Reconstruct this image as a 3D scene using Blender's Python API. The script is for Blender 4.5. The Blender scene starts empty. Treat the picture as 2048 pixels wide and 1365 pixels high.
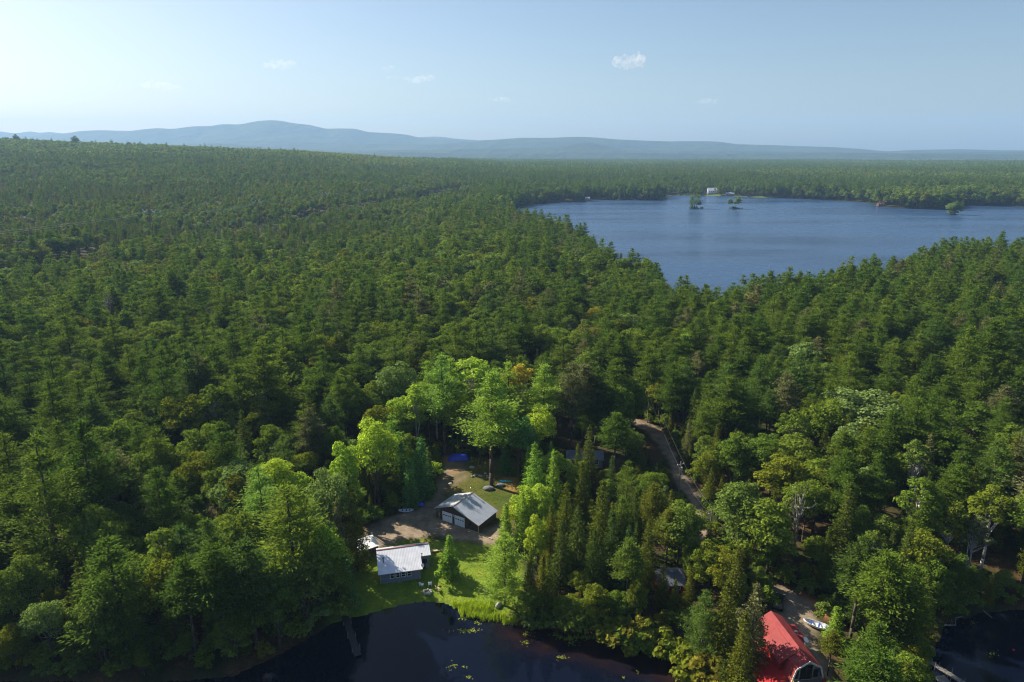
import bpy, math, random
import numpy as np
from mathutils import Vector, Matrix

# ------------------------------------------------------------------ camera, sky, sun
S = bpy.context.scene
COL = S.collection
PITCH = math.radians(15.6); F = 1365.0; H = 80.0
cam_d = bpy.data.cameras.new("camera"); cam = bpy.data.objects.new("camera", cam_d); COL.objects.link(cam)
cam.location = (0, 0, H); cam.rotation_euler = (math.radians(90) - PITCH, 0, 0)
cam_d.sensor_width = 36; cam_d.lens = F / 2048 * 36; cam_d.clip_end = 90000; cam_d.clip_start = 1
S.camera = cam
SUN_AZ = math.radians(-56); SUN_EL = math.radians(36)
W = bpy.data.worlds.new("World"); S.world = W; W.use_nodes = True
wn = W.node_tree; wn.nodes.clear()
sky = wn.nodes.new("ShaderNodeTexSky"); sky.sky_type = 'NISHITA'; sky.sun_disc = False
sky.sun_elevation = SUN_EL; sky.sun_rotation = SUN_AZ % (2 * math.pi)
sky.altitude = 100; sky.air_density = 1.0; sky.dust_density = 1.3; sky.ozone_density = 2.1
bg = wn.nodes.new("ShaderNodeBackground"); bg.inputs[1].default_value = 0.058
wo = wn.nodes.new("ShaderNodeOutputWorld")
wn.links.new(sky.outputs[0], bg.inputs[0]); wn.links.new(bg.outputs[0], wo.inputs[0])
sd = bpy.data.lights.new("sun", 'SUN'); sd.energy = 5.0; sd.angle = math.radians(0.53); sd.color = (1.0, 0.91, 0.74)
so = bpy.data.objects.new("sun", sd); COL.objects.link(so)
sunv = Vector((math.sin(SUN_AZ) * math.cos(SUN_EL), math.cos(SUN_AZ) * math.cos(SUN_EL), math.sin(SUN_EL)))
so.rotation_euler = (-sunv).to_track_quat('-Z', 'Y').to_euler(); so.location = (0, 0, 300)
S.view_settings.view_transform = 'Standard'; S.view_settings.look = 'None'
S.view_settings.exposure = 1.06; S.view_settings.gamma = 1.0; S.view_settings.use_curve_mapping = False
S.cycles.max_bounces = 5; S.cycles.diffuse_bounces = 2; S.cycles.glossy_bounces = 2; S.cycles.transmission_bounces = 3
S.cycles.volume_bounces = 1; S.cycles.filter_width = 1.1; S.cycles.transparent_max_bounces = 6
S.cycles.use_denoising = True
try:
    S.cycles.denoiser = 'OPENIMAGEDENOISE'; S.cycles.denoising_input_passes = 'RGB_ALBEDO_NORMAL'; S.cycles.denoising_prefilter = 'ACCURATE'
except Exception: pass

random.seed(5); RNG = np.random.default_rng(7)

# ------------------------------------------------------------------ projection helpers
CP, SP = math.cos(PITCH), math.sin(PITCH)
def at(x, y, z=0.0):
    a = (x - 1024) / F; b = (682.5 - y) / F
    s = (z - H) / (-SP + b * CP)
    return np.array([a * s, (CP + b * SP) * s])
def atY(x, y, Y):
    a = (x - 1024) / F; b = (682.5 - y) / F
    s = Y / (CP + b * SP)
    return np.array([a * s, Y, H + (-SP + b * CP) * s])
def proj(X, Y, Z):
    d = Y * CP - (Z - H) * SP; u = Y * SP + (Z - H) * CP
    return 1024 + F * X / d, 682.5 - F * u / d, d

# ------------------------------------------------------------------ terrain
def P(*pts, z=0.0): return np.array([at(p[0], p[1], z) for p in pts])
COVE = P((-700, 1345), (0, 1358), (120, 1362), (190, 1364), (300, 1368), (400, 1358), (470, 1350), (540, 1318), (600, 1283),
         (660, 1247), (740, 1226), (800, 1209), (850, 1203), (890, 1206), (930, 1222), (990, 1235), (1010, 1244), (1060, 1250),
         (1120, 1262), (1190, 1275), (1240, 1290), (1290, 1298), (1340, 1302), (1350, 1330), (1400, 1352), (1425, 1400), (1400, 1900), (-700, 1900))
COVE2 = P((1835, 1450), (1848, 1345), (1868, 1295), (1900, 1245), (1950, 1226), (2048, 1222), (2500, 1240), (2500, 1900), (1835, 1900))
_far = P((1020, 417), (1050, 412), (1100, 405), (1175, 404), (1160, 399.5), (1230, 400.5), (1320, 401), (1337, 396.5), (1330, 391.5), (1400, 391),
         (1460, 393), (1500, 394.5), (1545, 396), (1600, 398), (1680, 402), (1742, 407), (1752, 413.5), (1800, 417), (1850, 419), (1880, 420), (1905, 420.5),
         (1912, 411), (1990, 412.5), (2048, 414), (2500, 420))
_near = P((2500, 474), (2048, 492), (1960, 488), (1880, 492), (1800, 510), (1720, 528), (1650, 540), (1600, 548), (1500, 564), (1440, 568), (1350, 570), (1325, 548), (1312, 516),
          (1240, 512), (1205, 503), (1200, 492), (1190, 470), (1140, 448), (1085, 428), (1040, 421), z=18.0)
LAKE = np.vstack([_far, _near])
ISLANDS = [(1393, 418, 15, 9), (1473, 418.5, 17, 8), (1910, 430, 13, 10)]   # px x, px y, half width px, depth m

def sdf(X, Y, poly):
    """signed distance, positive inside"""
    X = np.asarray(X, float); Y = np.asarray(Y, float)
    d = np.full(X.shape, 1e18); inside = np.zeros(X.shape, bool)
    n = len(poly)
    for i in range(n):
        ax, ay = poly[i]; bx, by = poly[(i + 1) % n]
        ex, ey = bx - ax, by - ay
        t = np.clip(((X - ax) * ex + (Y - ay) * ey) / (ex * ex + ey * ey + 1e-12), 0, 1)
        d = np.minimum(d, (X - ax - t * ex) ** 2 + (Y - ay - t * ey) ** 2)
        c = (ay > Y) != (by > Y)
        with np.errstate(divide='ignore', invalid='ignore'):
            xi = ex * (Y - ay) / (ey if ey != 0 else 1e-12) + ax
        inside ^= c & (X < xi)
    return np.sqrt(d) * np.where(inside, 1, -1)

_perm = np.random.default_rng(3).random((256, 256))
def vnoise(X, Y, s, o=0.0):
    x = np.asarray(X) / s + o * 17.3 + 1000; y = np.asarray(Y) / s + o * 31.7 + 1000
    xi = np.floor(x).astype(int); yi = np.floor(y).astype(int); fx = x - xi; fy = y - yi
    fx = fx * fx * (3 - 2 * fx); fy = fy * fy * (3 - 2 * fy)
    g = lambda i, j: _perm[(xi + i) & 255, (yi + j) & 255]
    return (g(0, 0) * (1 - fx) + g(1, 0) * fx) * (1 - fy) + (g(0, 1) * (1 - fx) + g(1, 1) * fx) * fy
def fbm(X, Y, s, o=0.0, n=4):
    r = 0; a = 0.5
    for k in range(n): r = r + a * (vnoise(X, Y, s / 2 ** k, o + k) - 0.5); a *= 0.5
    return r
def sstep(a, b, x):
    t = np.clip((x - a) / (b - a), 0, 1); return t * t * (3 - 2 * t)

ISL = []
for (px, py, hw, dp) in ISLANDS:
    c = at(px, py, 0); r = hw * c[1] / F
    ISL.append((c[0], c[1] + dp * 0.2, r, dp))
def land(X, Y):
    """distance to the nearest water edge, positive on land"""
    near = np.minimum(-sdf(X, Y, COVE), -sdf(X, Y, COVE2))
    lk = -sdf(X, Y, LAKE)
    for (cx, cy, rx, ry) in ISL:
        q = 1 - np.sqrt(((X - cx) / rx) ** 2 + ((Y - cy) / ry) ** 2)
        lk = np.maximum(lk, q * min(rx, ry))
    return np.minimum(near + fbm(X, Y, 6, 2) * 1.6, lk + fbm(X, Y, 14, 5) * np.clip(Y / 120, 1, 6))
_gt = np.array([-3, -1.2, -.75, -.46, -.31, -.22, -.13, 0, .5, .75, 3.0])
_gh = np.array([120, 112, 92, 68, 56, 40, 24, 10, 8, 12, 12.])
def height(X, Y, d=None):
    X = np.asarray(X, float); Y = np.asarray(Y, float)
    if d is None: d = land(X, Y)
    R = np.hypot(X, Y); t = X / np.maximum(Y, 1) ; t = np.where(Y > 1, t, np.sign(X) * 3)
    inl = sstep(0, 250, d)
    h = 0.12 + 0.9 * (1 - np.exp(-np.maximum(d, 0) / 4)) + 1.6 * (1 - np.exp(-np.maximum(d, 0) / 30))
    h = h + inl * (fbm(X, Y, 160, 1) * 10 * sstep(150, 500, R))
    hill = np.interp(t, _gt, _gh) * sstep(380, 2100, Y) * (1 - 0.75 * sstep(2300, 5000, Y))
    h = h + inl * hill * (1 + 0.25 * fbm(X, Y, 700, 9) * sstep(500, 1500, R))
    h = h + inl * np.maximum(fbm(X, Y, 1300, 4) + .10, -.05) * 34 * sstep(1300, 2400, R) * (1 - .6 * sstep(3000, 4500, R))
    return np.where(d > 0, h, -np.minimum(2.5, 0.05 + 0.16 * -d))
def gz(X, Y): return float(height(np.array([X]), np.array([Y]))[0])
def ground(px, py):
    z = 1.0
    for _ in range(12):
        p = at(px, py, z); z = 0.5 * z + 0.5 * gz(p[0], p[1])
    return p[0], p[1], gz(p[0], p[1])

# ------------------------------------------------------------------ materials
def mat(name, build):
    m = bpy.data.materials.new(name); m.use_nodes = True; nt = m.node_tree; nt.nodes.clear()
    out = nt.nodes.new("ShaderNodeOutputMaterial"); build(nt, out); return m
def N(nt, t, **kw):
    n = nt.nodes.new(t)
    for k, v in kw.items():
        if k.startswith('i_'): n.inputs[k[2:].replace('_', ' ')].default_value = v
        elif k[0] == 'n' and k[1:].isdigit(): n.inputs[int(k[1:])].default_value = v
        else: setattr(n, k, v)
    return n
def ramp(nt, fac, stops):
    r = nt.nodes.new("ShaderNodeValToRGB"); e = r.color_ramp.elements
    while len(e) < len(stops): e.new(0.5)
    for k, (p, c) in enumerate(stops): e[k].position = p; e[k].color = (*c, 1)
    nt.links.new(fac, r.inputs[0]); return r.outputs[0]
def noise(nt, scale, detail=4, vec=None, rough=0.55):
    n = N(nt, "ShaderNodeTexNoise"); n.inputs["Scale"].default_value = scale; n.inputs["Detail"].default_value = detail; n.inputs["Roughness"].default_value = rough
    if vec is None:
        g = nt.nodes.new("ShaderNodeNewGeometry"); vec = g.outputs["Position"]
    nt.links.new(vec, n.inputs["Vector"]); return n.outputs["Fac"]
def objvec(nt): return nt.nodes.new("ShaderNodeTexCoord").outputs["Object"]
def mixc(nt, f, a, b, mode='MIX'):
    m = nt.nodes.new("ShaderNodeMix"); m.data_type = 'RGBA'; m.blend_type = mode
    for s, v in ((m.inputs[0], f), (m.inputs[6], a), (m.inputs[7], b)):
        if hasattr(v, 'is_linked') or hasattr(v, 'node'): nt.links.new(v, s)
        elif isinstance(v, (int, float)): s.default_value = v
        else: s.default_value = (*v, 1)
    return m.outputs[2]
def mth(nt, op, a, b=0.0, c=None):
    m = nt.nodes.new("ShaderNodeMath"); m.operation = op
    for s, v in zip(m.inputs, (a, b, c)):
        if v is None: continue
        if hasattr(v, 'node'): nt.links.new(v, s)
        else: s.default_value = v
    return m.outputs[0]
def principled(nt, out, color, rough=0.7, metal=0.0, spec=0.3, bump=None, bstr=0.3, bdist=0.05):
    p = nt.nodes.new("ShaderNodeBsdfPrincipled")
    if hasattr(color, 'node'): nt.links.new(color, p.inputs["Base Color"])
    else: p.inputs["Base Color"].default_value = (*color, 1)
    if hasattr(rough, 'node'): nt.links.new(rough, p.inputs["Roughness"])
    else: p.inputs["Roughness"].default_value = rough
    p.inputs["Metallic"].default_value = metal; p.inputs["Specular IOR Level"].default_value = spec
    if bump is not None:
        b = nt.nodes.new("ShaderNodeBump"); b.inputs["Strength"].default_value = bstr; b.inputs["Distance"].default_value = bdist
        nt.links.new(bump, b.inputs["Height"]); nt.links.new(b.outputs[0], p.inputs["Normal"])
    nt.links.new(p.outputs[0], out.inputs[0]); return p
def simple(name, c, rough=0.7, metal=0.0, spec=0.3, var=0.25, scale=3.0):
    def b(nt, out):
        n = noise(nt, scale, 5, objvec(nt))
        col = ramp(nt, n, [(0.25, tuple(v * (1 - var) for v in c)), (0.75, tuple(min(1, v * (1 + var)) for v in c))])
        principled(nt, out, col, rough, metal, spec)
    return mat(name, b)
def foliage(name, stops, trans=0.28, tcol=1.5):
    def b(nt, out):
        oi = nt.nodes.new("ShaderNodeObjectInfo"); at_ = N(nt, "ShaderNodeAttribute", attribute_name="tree")
        fr = mth(nt, 'FRACT', mth(nt, 'ADD', oi.outputs["Random"], at_.outputs["Fac"]))
        base = ramp(nt, fr, stops)
        lf = N(nt, "ShaderNodeAttribute", attribute_name="leaf")
        k = mth(nt, 'MULTIPLY_ADD', lf.outputs["Fac"], 0.8, 0.6)
        col = mixc(nt, 1.0, mixc(nt, 1.0, base, (1.20, 1.26, .92), 'MULTIPLY'), k, 'MULTIPLY')
        d = nt.nodes.new("ShaderNodeBsdfDiffuse"); nt.links.new(col, d.inputs[0])
        tr = nt.nodes.new("ShaderNodeBsdfTranslucent")
        tc = mixc(nt, 1.0, col, (tcol, tcol * 1.05, tcol * 0.45), 'MULTIPLY'); nt.links.new(tc, tr.inputs[0])
        mx = nt.nodes.new("ShaderNodeMixShader"); mx.inputs[0].default_value = trans * .92
        nt.links.new(d.outputs[0], mx.inputs[1]); nt.links.new(tr.outputs[0], mx.inputs[2])
        nt.links.new(mx.outputs[0], out.inputs[0])
    return mat(name, b)
M = {}
M['pine'] = foliage('pine_needles', [(0, (.058, .100, .020)), (.35, (.078, .122, .022)), (.7, (.105, .140, .024)), (1, (.062, .108, .034))], .34)
M['spruce'] = foliage('spruce_needles', [(0, (.050, .080, .022)), (.4, (.088, .102, .020)), (.75, (.115, .115, .020)), (1, (.045, .080, .032))], .3)
M['green'] = foliage('broadleaf_green', [(0, (.085, .130, .026)), (.3, (.118, .158, .028)), (.55, (.142, .180, .032)), (.8, (.098, .138, .042)), (1, (.130, .160, .026))], .36)
M['olive'] = foliage('broadleaf_olive', [(0, (.115, .140, .022)), (.4, (.145, .148, .022)), (.7, (.120, .145, .024)), (1, (.160, .135, .024))], .36)
M['pale'] = foliage('broadleaf_pale', [(0, (.135, .185, .075)), (.5, (.150, .195, .080)), (1, (.12, .17, .065))], .34)
M['bright'] = foliage('broadleaf_bright_glow', [(0, (.21, .29, .055)), (.5, (.25, .32, .06)), (1, (.28, .31, .045))], .45)  # leaf colour lightened to carry the glow round the clearing
M['olivepine'] = foliage('pine_yellowish', [(0, (.12, .17, .028)), (1, (.15, .18, .03))], .36)
M['orange'] = foliage('broadleaf_orange', [(0, (.36, .27, .05)), (1, (.34, .29, .05))], .42)
M['rust'] = foliage('needles_rust', [(0, (.26, .09, .035)), (1, (.20, .09, .035))], .25)
M['greyneedle'] = foliage('needles_grey_green', [(0, (.115, .125, .065)), (1, (.14, .135, .075))], .25)
M['brightglowneedle'] = foliage('needles_bright_glow', [(0, (.155, .24, .055)), (.5, (.20, .27, .055)), (1, (.165, .25, .07))], .42)  # clearing's glow put into the needle colour; also serves naturally bright conifers
M['bluespruce'] = foliage('needles_blue_green', [(0, (.08, .17, .075)), (1, (.10, .19, .075))], .32)
def bark(name, c1, c2, s=6):
    def b(nt, out):
        n = noise(nt, s, 5, objvec(nt)); principled(nt, out, ramp(nt, n, [(.35, c1), (.65, c2)]), .9, bump=n)
    return mat(name, b)
M['bark'] = bark('bark_brown', (.05, .035, .028), (.13, .10, .085))
M['barkgrey'] = bark('bark_grey', (.14, .12, .11), (.30, .27, .25))
M['birch'] = bark('bark_birch', (.30, .27, .24), (.60, .57, .53), 3)

def ground_mat(nt, out):
    A = lambda n: N(nt, "ShaderNodeAttribute", attribute_name=n).outputs["Fac"]
    n1 = noise(nt, 0.5, 6); n2 = noise(nt, 0.11, 4); n3 = noise(nt, 2.2, 4); n4 = noise(nt, 0.035, 3)
    litter = ramp(nt, n3, [(.3, (.040, .028, .014)), (.5, (.075, .045, .020)), (.7, (.12, .070, .030))])
    moss = ramp(nt, n1, [(.3, (.016, .022, .007)), (.7, (.034, .042, .011))])
    f = mixc(nt, ramp(nt, n2, [(.42, (0, 0, 0)), (.6, (1, 1, 1))]), litter, moss)
    grass = ramp(nt, n1, [(.25, (.085, .140, .014)), (.5, (.155, .225, .018)), (.75, (.26, .27, .032))])
    grass = mixc(nt, ramp(nt, n3, [(.35, (0, 0, 0)), (.7, (.5, .5, .5))]), grass, (.075, .115, .012))
    dirt = ramp(nt, n1, [(.3, (.15, .115, .085)), (.5, (.235, .18, .135)), (.75, (.34, .27, .205))])
    dirt = mixc(nt, ramp(nt, n3, [(.45, (0, 0, 0)), (.75, (.6, .6, .6))]), dirt, (.15, .13, .06))
    red = ramp(nt, n3, [(.3, (.20, .085, .035)), (.7, (.40, .20, .09))])
    far = ramp(nt, n4, [(.3, (.035, .055, .015)), (.7, (.065, .085, .02))])
    c = mixc(nt, A('far'), f, far)
    c = mixc(nt, A('painted_dark'), c, (.012, .020, .008))  # dark green that stands for shadow along the power line
    c = mixc(nt, A('litter'), c, red)
    c = mixc(nt, A('grass'), c, grass)
    c = mixc(nt, A('dirt'), c, dirt)
    c = mixc(nt, A('mud'), c, (.07, .032, .012))
    principled(nt, out, c, .95, spec=.15, bump=n3, bstr=.6, bdist=.12)
M['ground'] = mat('ground', ground_mat)

def water_mat(kind):
    def b(nt, out):
        g = nt.nodes.new("ShaderNodeNewGeometry"); pos = g.outputs["Position"]
        mp = nt.nodes.new("ShaderNodeMapping"); nt.links.new(pos, mp.inputs[0])
        if kind == 'lake':
            mp.inputs["Scale"].default_value = (.35, 1.0, 1); mp.inputs["Rotation"].default_value = (0, 0, math.radians(8))
            w1 = noise(nt, .45, 3, mp.outputs[0], .6)
            mp2 = nt.nodes.new("ShaderNodeMapping"); nt.links.new(pos, mp2.inputs[0]); mp2.inputs["Scale"].default_value = (.25, 1.0, 1); mp2.inputs["Rotation"].default_value = (0, 0, math.radians(-7))
            w2 = noise(nt, .012, 4, mp2.outputs[0], .6)
            ro = ramp(nt, w2, [(.36, (.12, .12, .12)), (.6, (.32, .32, .32))])
            p = principled(nt, out, (.010, .035, .11), .22, spec=.5, bump=w1, bstr=1.0, bdist=.9)
            nt.links.new(ro, p.inputs["Roughness"]); p.inputs["IOR"].default_value = 1.33
            col = ramp(nt, w2, [(.32, (.016, .042, .105)), (.6, (.030, .068, .145))]); nt.links.new(col, p.inputs["Base Color"])
        else:
            w1 = noise(nt, 1.2, 3, mp.outputs[0], .5)
            gr = nt.nodes.new("ShaderNodeBsdfGlass"); gr.inputs["IOR"].default_value = 1.33; gr.inputs["Roughness"].default_value = .02
            p = principled(nt, out, (.0030, .004, .014), .06, spec=.33, bump=w1, bstr=.25, bdist=.03)
            p.inputs["IOR"].default_value = 1.33
            sh = N(nt, "ShaderNodeAttribute", attribute_name="shallow").outputs["Fac"]
            n = noise(nt, .35, 5)
            k = mth(nt, 'MULTIPLY', sh, ramp(nt, n, [(.3, (.15, .15, .15)), (.7, (1, 1, 1))]))
            col = mixc(nt, k, (.0024, .0045, .013), (.032, .014, .005)); nt.links.new(col, p.inputs["Base Color"])
            nt.nodes.remove(gr)
    return mat(kind + '_water', b)
M['lake'] = water_mat('lake'); M['cove'] = water_mat('cove')

# ------------------------------------------------------------------ mesh helpers
def mesh_quads(name, V, mats=None, midx=None, attrs=None):
    """V: (n,4,3) loose quads"""
    V = np.asarray(V, np.float32); n = len(V)
    me = bpy.data.meshes.new(name); me.vertices.add(n * 4); me.vertices.foreach_set("co", V.reshape(-1))
    me.loops.add(n * 4); me.loops.foreach_set("vertex_index", np.arange(n * 4, dtype=np.int32))
    me.polygons.add(n); me.polygons.foreach_set("loop_start", np.arange(0, n * 4, 4, dtype=np.int32))
    if midx is not None: me.polygons.foreach_set("material_index", np.asarray(midx, np.int32))
    me.update(calc_edges=True)
    for k, v in (attrs or {}).items():
        a = me.attributes.new(k, 'FLOAT', 'FACE'); a.data.foreach_set("value", np.asarray(v, np.float32))
    for m in mats or []: me.materials.append(m)
    return me
def mesh_grid(name, X, Y, Z, m, attrs=None, keep=None):
    r, c = X.shape
    me = bpy.data.meshes.new(name)
    idx = np.arange(r * c).reshape(r, c)
    f = np.stack([idx[:-1, :-1], idx[:-1, 1:], idx[1:, 1:], idx[1:, :-1]], -1).reshape(-1, 4)
    if keep is not None: f = f[keep.reshape(-1)]
    used, inv = np.unique(f, return_inverse=True); f = inv.reshape(-1, 4)
    co = np.stack([X, Y, Z], -1).reshape(-1, 3)[used].astype(np.float32)
    me.vertices.add(len(co)); me.vertices.foreach_set("co", co.reshape(-1))
    me.loops.add(f.size); me.loops.foreach_set("vertex_index", f.reshape(-1).astype(np.int32))
    me.polygons.add(len(f)); me.polygons.foreach_set("loop_start", np.arange(0, f.size, 4, dtype=np.int32))
    me.update(calc_edges=True)
    for k, v in (attrs or {}).items():
        a = me.attributes.new(k, 'FLOAT', 'POINT'); a.data.foreach_set("value", v.reshape(-1)[used].astype(np.float32))
    me.materials.append(m); me.polygons.foreach_set("use_smooth", np.ones(len(f), bool))
    return me
class MB:
    """collects boxes, bars and prisms into one mesh"""
    def __init__(s): s.v = []; s.f = []; s.mi = []
    def poly(s, pts, faces, mi=0):
        o = len(s.v); s.v += [tuple(p) for p in pts]; s.f += [tuple(o + i for i in f) for f in faces]; s.mi += [mi] * len(faces); return s
    def box(s, x0, x1, y0, y1, z0, z1, mi=0):
        p = [(x0, y0, z0), (x1, y0, z0), (x1, y1, z0), (x0, y1, z0), (x0, y0, z1), (x1, y0, z1), (x1, y1, z1), (x0, y1, z1)]
        return s.poly(p, [(0, 3, 2, 1), (4, 5, 6, 7), (0, 1, 5, 4), (1, 2, 6, 5), (2, 3, 7, 6), (3, 0, 4, 7)], mi)
    def slab(s, quad, t, mi=0):
        """a quad thickened along its normal (downwards)"""
        q = [Vector(p) for p in quad]; n = (q[1] - q[0]).cross(q[2] - q[0]).normalized()
        if n.z < 0: n = -n
        b = [p - n * t for p in q]; k = len(q)
        fs = [tuple(range(k)), tuple(range(2 * k - 1, k - 1, -1))] + [(i, k + i, k + (i + 1) % k, (i + 1) % k) for i in range(k)]
        return s.poly([*q, *b], fs, mi)
    def prism(s, prof, y0, y1, mi=0):
        """profile in x,z swept along y"""
        k = len(prof)
        pts = [(x, y0, z) for x, z in prof] + [(x, y1, z) for x, z in prof]
        return s.poly(pts, [tuple(range(k)), tuple(range(2 * k - 1, k - 1, -1))] + [(i, k + i, k + (i + 1) % k, (i + 1) % k) for i in range(k)], mi)
    def bar(s, a, b, r0, r1=None, n=8, mi=0):
        r1 = r0 if r1 is None else r1; a = Vector(a); b = Vector(b); d = (b - a).normalized()
        u = d.orthogonal().normalized(); w = d.cross(u); pts = []
        for p, r in ((a, r0), (b, r1)):
            for i in range(n):
                t = 2 * math.pi * i / n; pts.append(p + (u * math.cos(t) + w * math.sin(t)) * r)
        return s.poly(pts, [(i, (i + 1) % n, n + (i + 1) % n, n + i) for i in range(n)] + [tuple(range(n - 1, -1, -1)), tuple(range(n, 2 * n))], mi)
    def tube(s, pts, radii, n=7, mi=0):
        for i in range(len(pts) - 1): s.bar(pts[i], pts[i + 1], radii[i], radii[i + 1], n, mi)
        return s
    def lathe(s, prof, n=14, c=(0, 0), mi=0):
        pts = []; k = len(prof)
        for r, z in prof:
            for i in range(n):
                t = 2 * math.pi * i / n; pts.append((c[0] + r * math.cos(t), c[1] + r * math.sin(t), z))
        fs = [(j * n + i, j * n + (i + 1) % n, (j + 1) * n + (i + 1) % n, (j + 1) * n + i) for j in range(k - 1) for i in range(n)]
        fs += [tuple(range(n - 1, -1, -1)), tuple(range((k - 1) * n, k * n))]
        return s.poly(pts, fs, mi)
    def mesh(s, name, mats, smooth=False):
        me = bpy.data.meshes.new(name); me.from_pydata(s.v, [], s.f); me.update()
        for m in (mats if isinstance(mats, (list, tuple)) else [mats]): me.materials.append(m)
        me.polygons.foreach_set("material_index", np.array(s.mi, np.int32))
        if smooth: me.polygons.foreach_set("use_smooth", np.ones(len(s.f), bool))
        return me
    def build(s, name, mats, parent=None, smooth=False):
        o = bpy.data.objects.new(name, s.mesh(name, mats, smooth)); COL.objects.link(o)
        if parent: o.parent = parent
        return o
def obj(name, me, parent=None):
    o = bpy.data.objects.new(name, me); COL.objects.link(o)
    if parent: o.parent = parent
    return o
def tag(o, label=None, cat=None, group=None, kind=None):
    if label: o['label'] = label
    if cat: o['category'] = cat
    if group: o['group'] = group
    if kind: o['kind'] = kind
    return o
def thing(name, label, cat, loc=(0, 0, 0), rz=0.0, group=None):
    o = bpy.data.objects.new(name, None); COL.objects.link(o); o.location = loc; o.rotation_euler = (0, 0, rz)
    o.empty_display_size = .5
    return tag(o, label, cat, group)

# ------------------------------------------------------------------ setting: ground sheet
LAWN = P((655, 1222), (690, 1160), (725, 1120), (760, 1085), (800, 1075), (870, 1082), (950, 1085), (1010, 1095), (1050, 1130), (1040, 1215), (1010, 1262), (850, 1240), (740, 1250), (670, 1262), z=1.5)
DIRT = P((735, 1100), (728, 1050), (780, 1030), (830, 1020), (868, 985), (880, 950), (900, 918), (935, 925), (925, 960), (905, 985), (885, 1005), (880, 1030), (960, 1062), (1010, 1040), (1020, 1075), (985, 1088), (930, 1078), (860, 1068), (790, 1083), z=2.2)
BACK = P((860, 1010), (880, 915), (1040, 915), (1050, 1010), (1030, 1060), (960, 1030), z=2.4)
REDN = [P((878, 918), (905, 912), (925, 935), (905, 950), z=2.4), P((1000, 952), (1040, 955), (1035, 990), (1010, 978), z=2.4), P((1320, 860), (1365, 880), (1350, 915), (1325, 885), z=2.4),
        P((1600, 1185), (1660, 1215), (1655, 1240), (1600, 1205), z=1.5)]
ROAD = [(1180, 818), (1215, 828), (1262, 841), (1300, 858), (1328, 885), (1345, 925), (1368, 960), (1388, 995), (1402, 1035), (1408, 1070), (1412, 1100)]
ROADW = [2.2, 2.8, 3.5, 3.8, 3.1, 2.4, 2.3, 2.2, 2.0, 1.8, 1.0]
DRV = P((1545, 1180), (1565, 1176), (1600, 1192), (1628, 1215), (1632, 1250), (1622, 1282), (1655, 1330), (1680, 1420), (1650, 1420), (1600, 1350), (1555, 1240), z=1.5)
_rp = np.array([at(x, y, 2.4) for x, y in ROAD]); _rw = np.array(ROADW) * 8 / 7
def road_d(X, Y):
    d = np.full(np.shape(X), 1e9)
    for i in range(len(_rp) - 1):
        ax, ay = _rp[i]; ex, ey = _rp[i + 1] - _rp[i]
        t = np.clip(((X - ax) * ex + (Y - ay) * ey) / (ex * ex + ey * ey), 0, 1)
        d = np.minimum(d, np.hypot(X - ax - t * ex, Y - ay - t * ey) - (_rw[i] * (1 - t) + _rw[i + 1] * t) * .5)
    return d
PL = [(-330, 330), (-300, 450), (-298, 560), (-245, 656), (-203, 783), (-181, 863), (-150, 973), (-120, 1079), (-95, 1250)]   # power line
def pl_d(X, Y):
    d = np.full(np.shape(X), 1e9)
    for (ax, ay), (bx, by) in zip(PL[:-1], PL[1:]):
        ex, ey = bx - ax, by - ay
        t = np.clip(((X - ax) * ex + (Y - ay) * ey) / (ex * ex + ey * ey), 0, 1)
        d = np.minimum(d, np.hypot(X - ax - t * ex, Y - ay - t * ey))
    return d

def az_cols():
    a = np.concatenate([np.arange(-180, -54, 3.0), np.arange(-54, -40, .4), np.arange(-40, 40, .21), np.arange(40, 54, .4), np.arange(54, 181, 3.0)])
    return np.radians(a)
def r_rows():
    r = [4.0]
    while r[-1] < 60: r.append(r[-1] + 4)
    while r[-1] < 260: r.append(r[-1] + .55)
    while r[-1] < 12600: r.append(r[-1] * 1.016)
    return np.array(r)
A_, R_ = np.meshgrid(az_cols(), r_rows())
GX = R_ * np.sin(A_); GY = R_ * np.cos(A_)
GD = land(GX, GY); GZ = height(GX, GY, GD)
GZ = GZ + np.where((GD > 1) & (R_ < 400), fbm(GX, GY, 9, 3) * .5 * sstep(0, 12, road_d(GX, GY)) * sstep(-6, 10, -np.maximum(np.maximum(sdf(GX, GY, LAWN), sdf(GX, GY, DIRT)), sdf(GX, GY, DRV))), 0)
wob = fbm(GX, GY, 4, 6) * 3
soft = lambda d, w=1.2: sstep(-w, w, d + wob)
m_dirt = np.maximum.reduce([soft(sdf(GX, GY, DIRT)), soft(-road_d(GX, GY), .8), soft(sdf(GX, GY, DRV))])
m_dirt = m_dirt * (1 - .75 * soft(sdf(GX, GY, BACK), 2) * sstep(-.1, .2, fbm(GX, GY, 8, 8)))
m_grass = np.maximum(soft(sdf(GX, GY, LAWN), 1.5), .28 * soft(sdf(GX, GY, BACK), 2)) * (1 - m_dirt)  # grass kept weak behind the garage, its shade put into the colour
m_grass = np.maximum(m_grass, .7 * (R_ > 1000) * (GY > 1000) * (GX > 250) * (GX < 470) * sstep(16, 6, GD))
m_lit = np.maximum.reduce([soft(sdf(GX, GY, q)) for q in REDN])
m_far = sstep(2500, 4500, R_); m_painted_dark = np.maximum(sstep(34, 22, pl_d(GX, GY)) * (R_ > 300), sstep(14, 9, GD) * (R_ > 500))  # power line strip's shade painted as dark ground; far shores darkened too
m_mud = sstep(1.2, .2, GD) * (R_ < 300) * sstep(-8, 2, GX) * sstep(56, 46, GX)
gattr = dict(painted_dark=m_painted_dark, dirt=m_dirt, grass=m_grass, litter=m_lit, far=m_far, mud=m_mud)
fc = lambda a: (a[:-1, :-1] + a[1:, 1:] + a[:-1, 1:] + a[1:, :-1]) / 4
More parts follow.
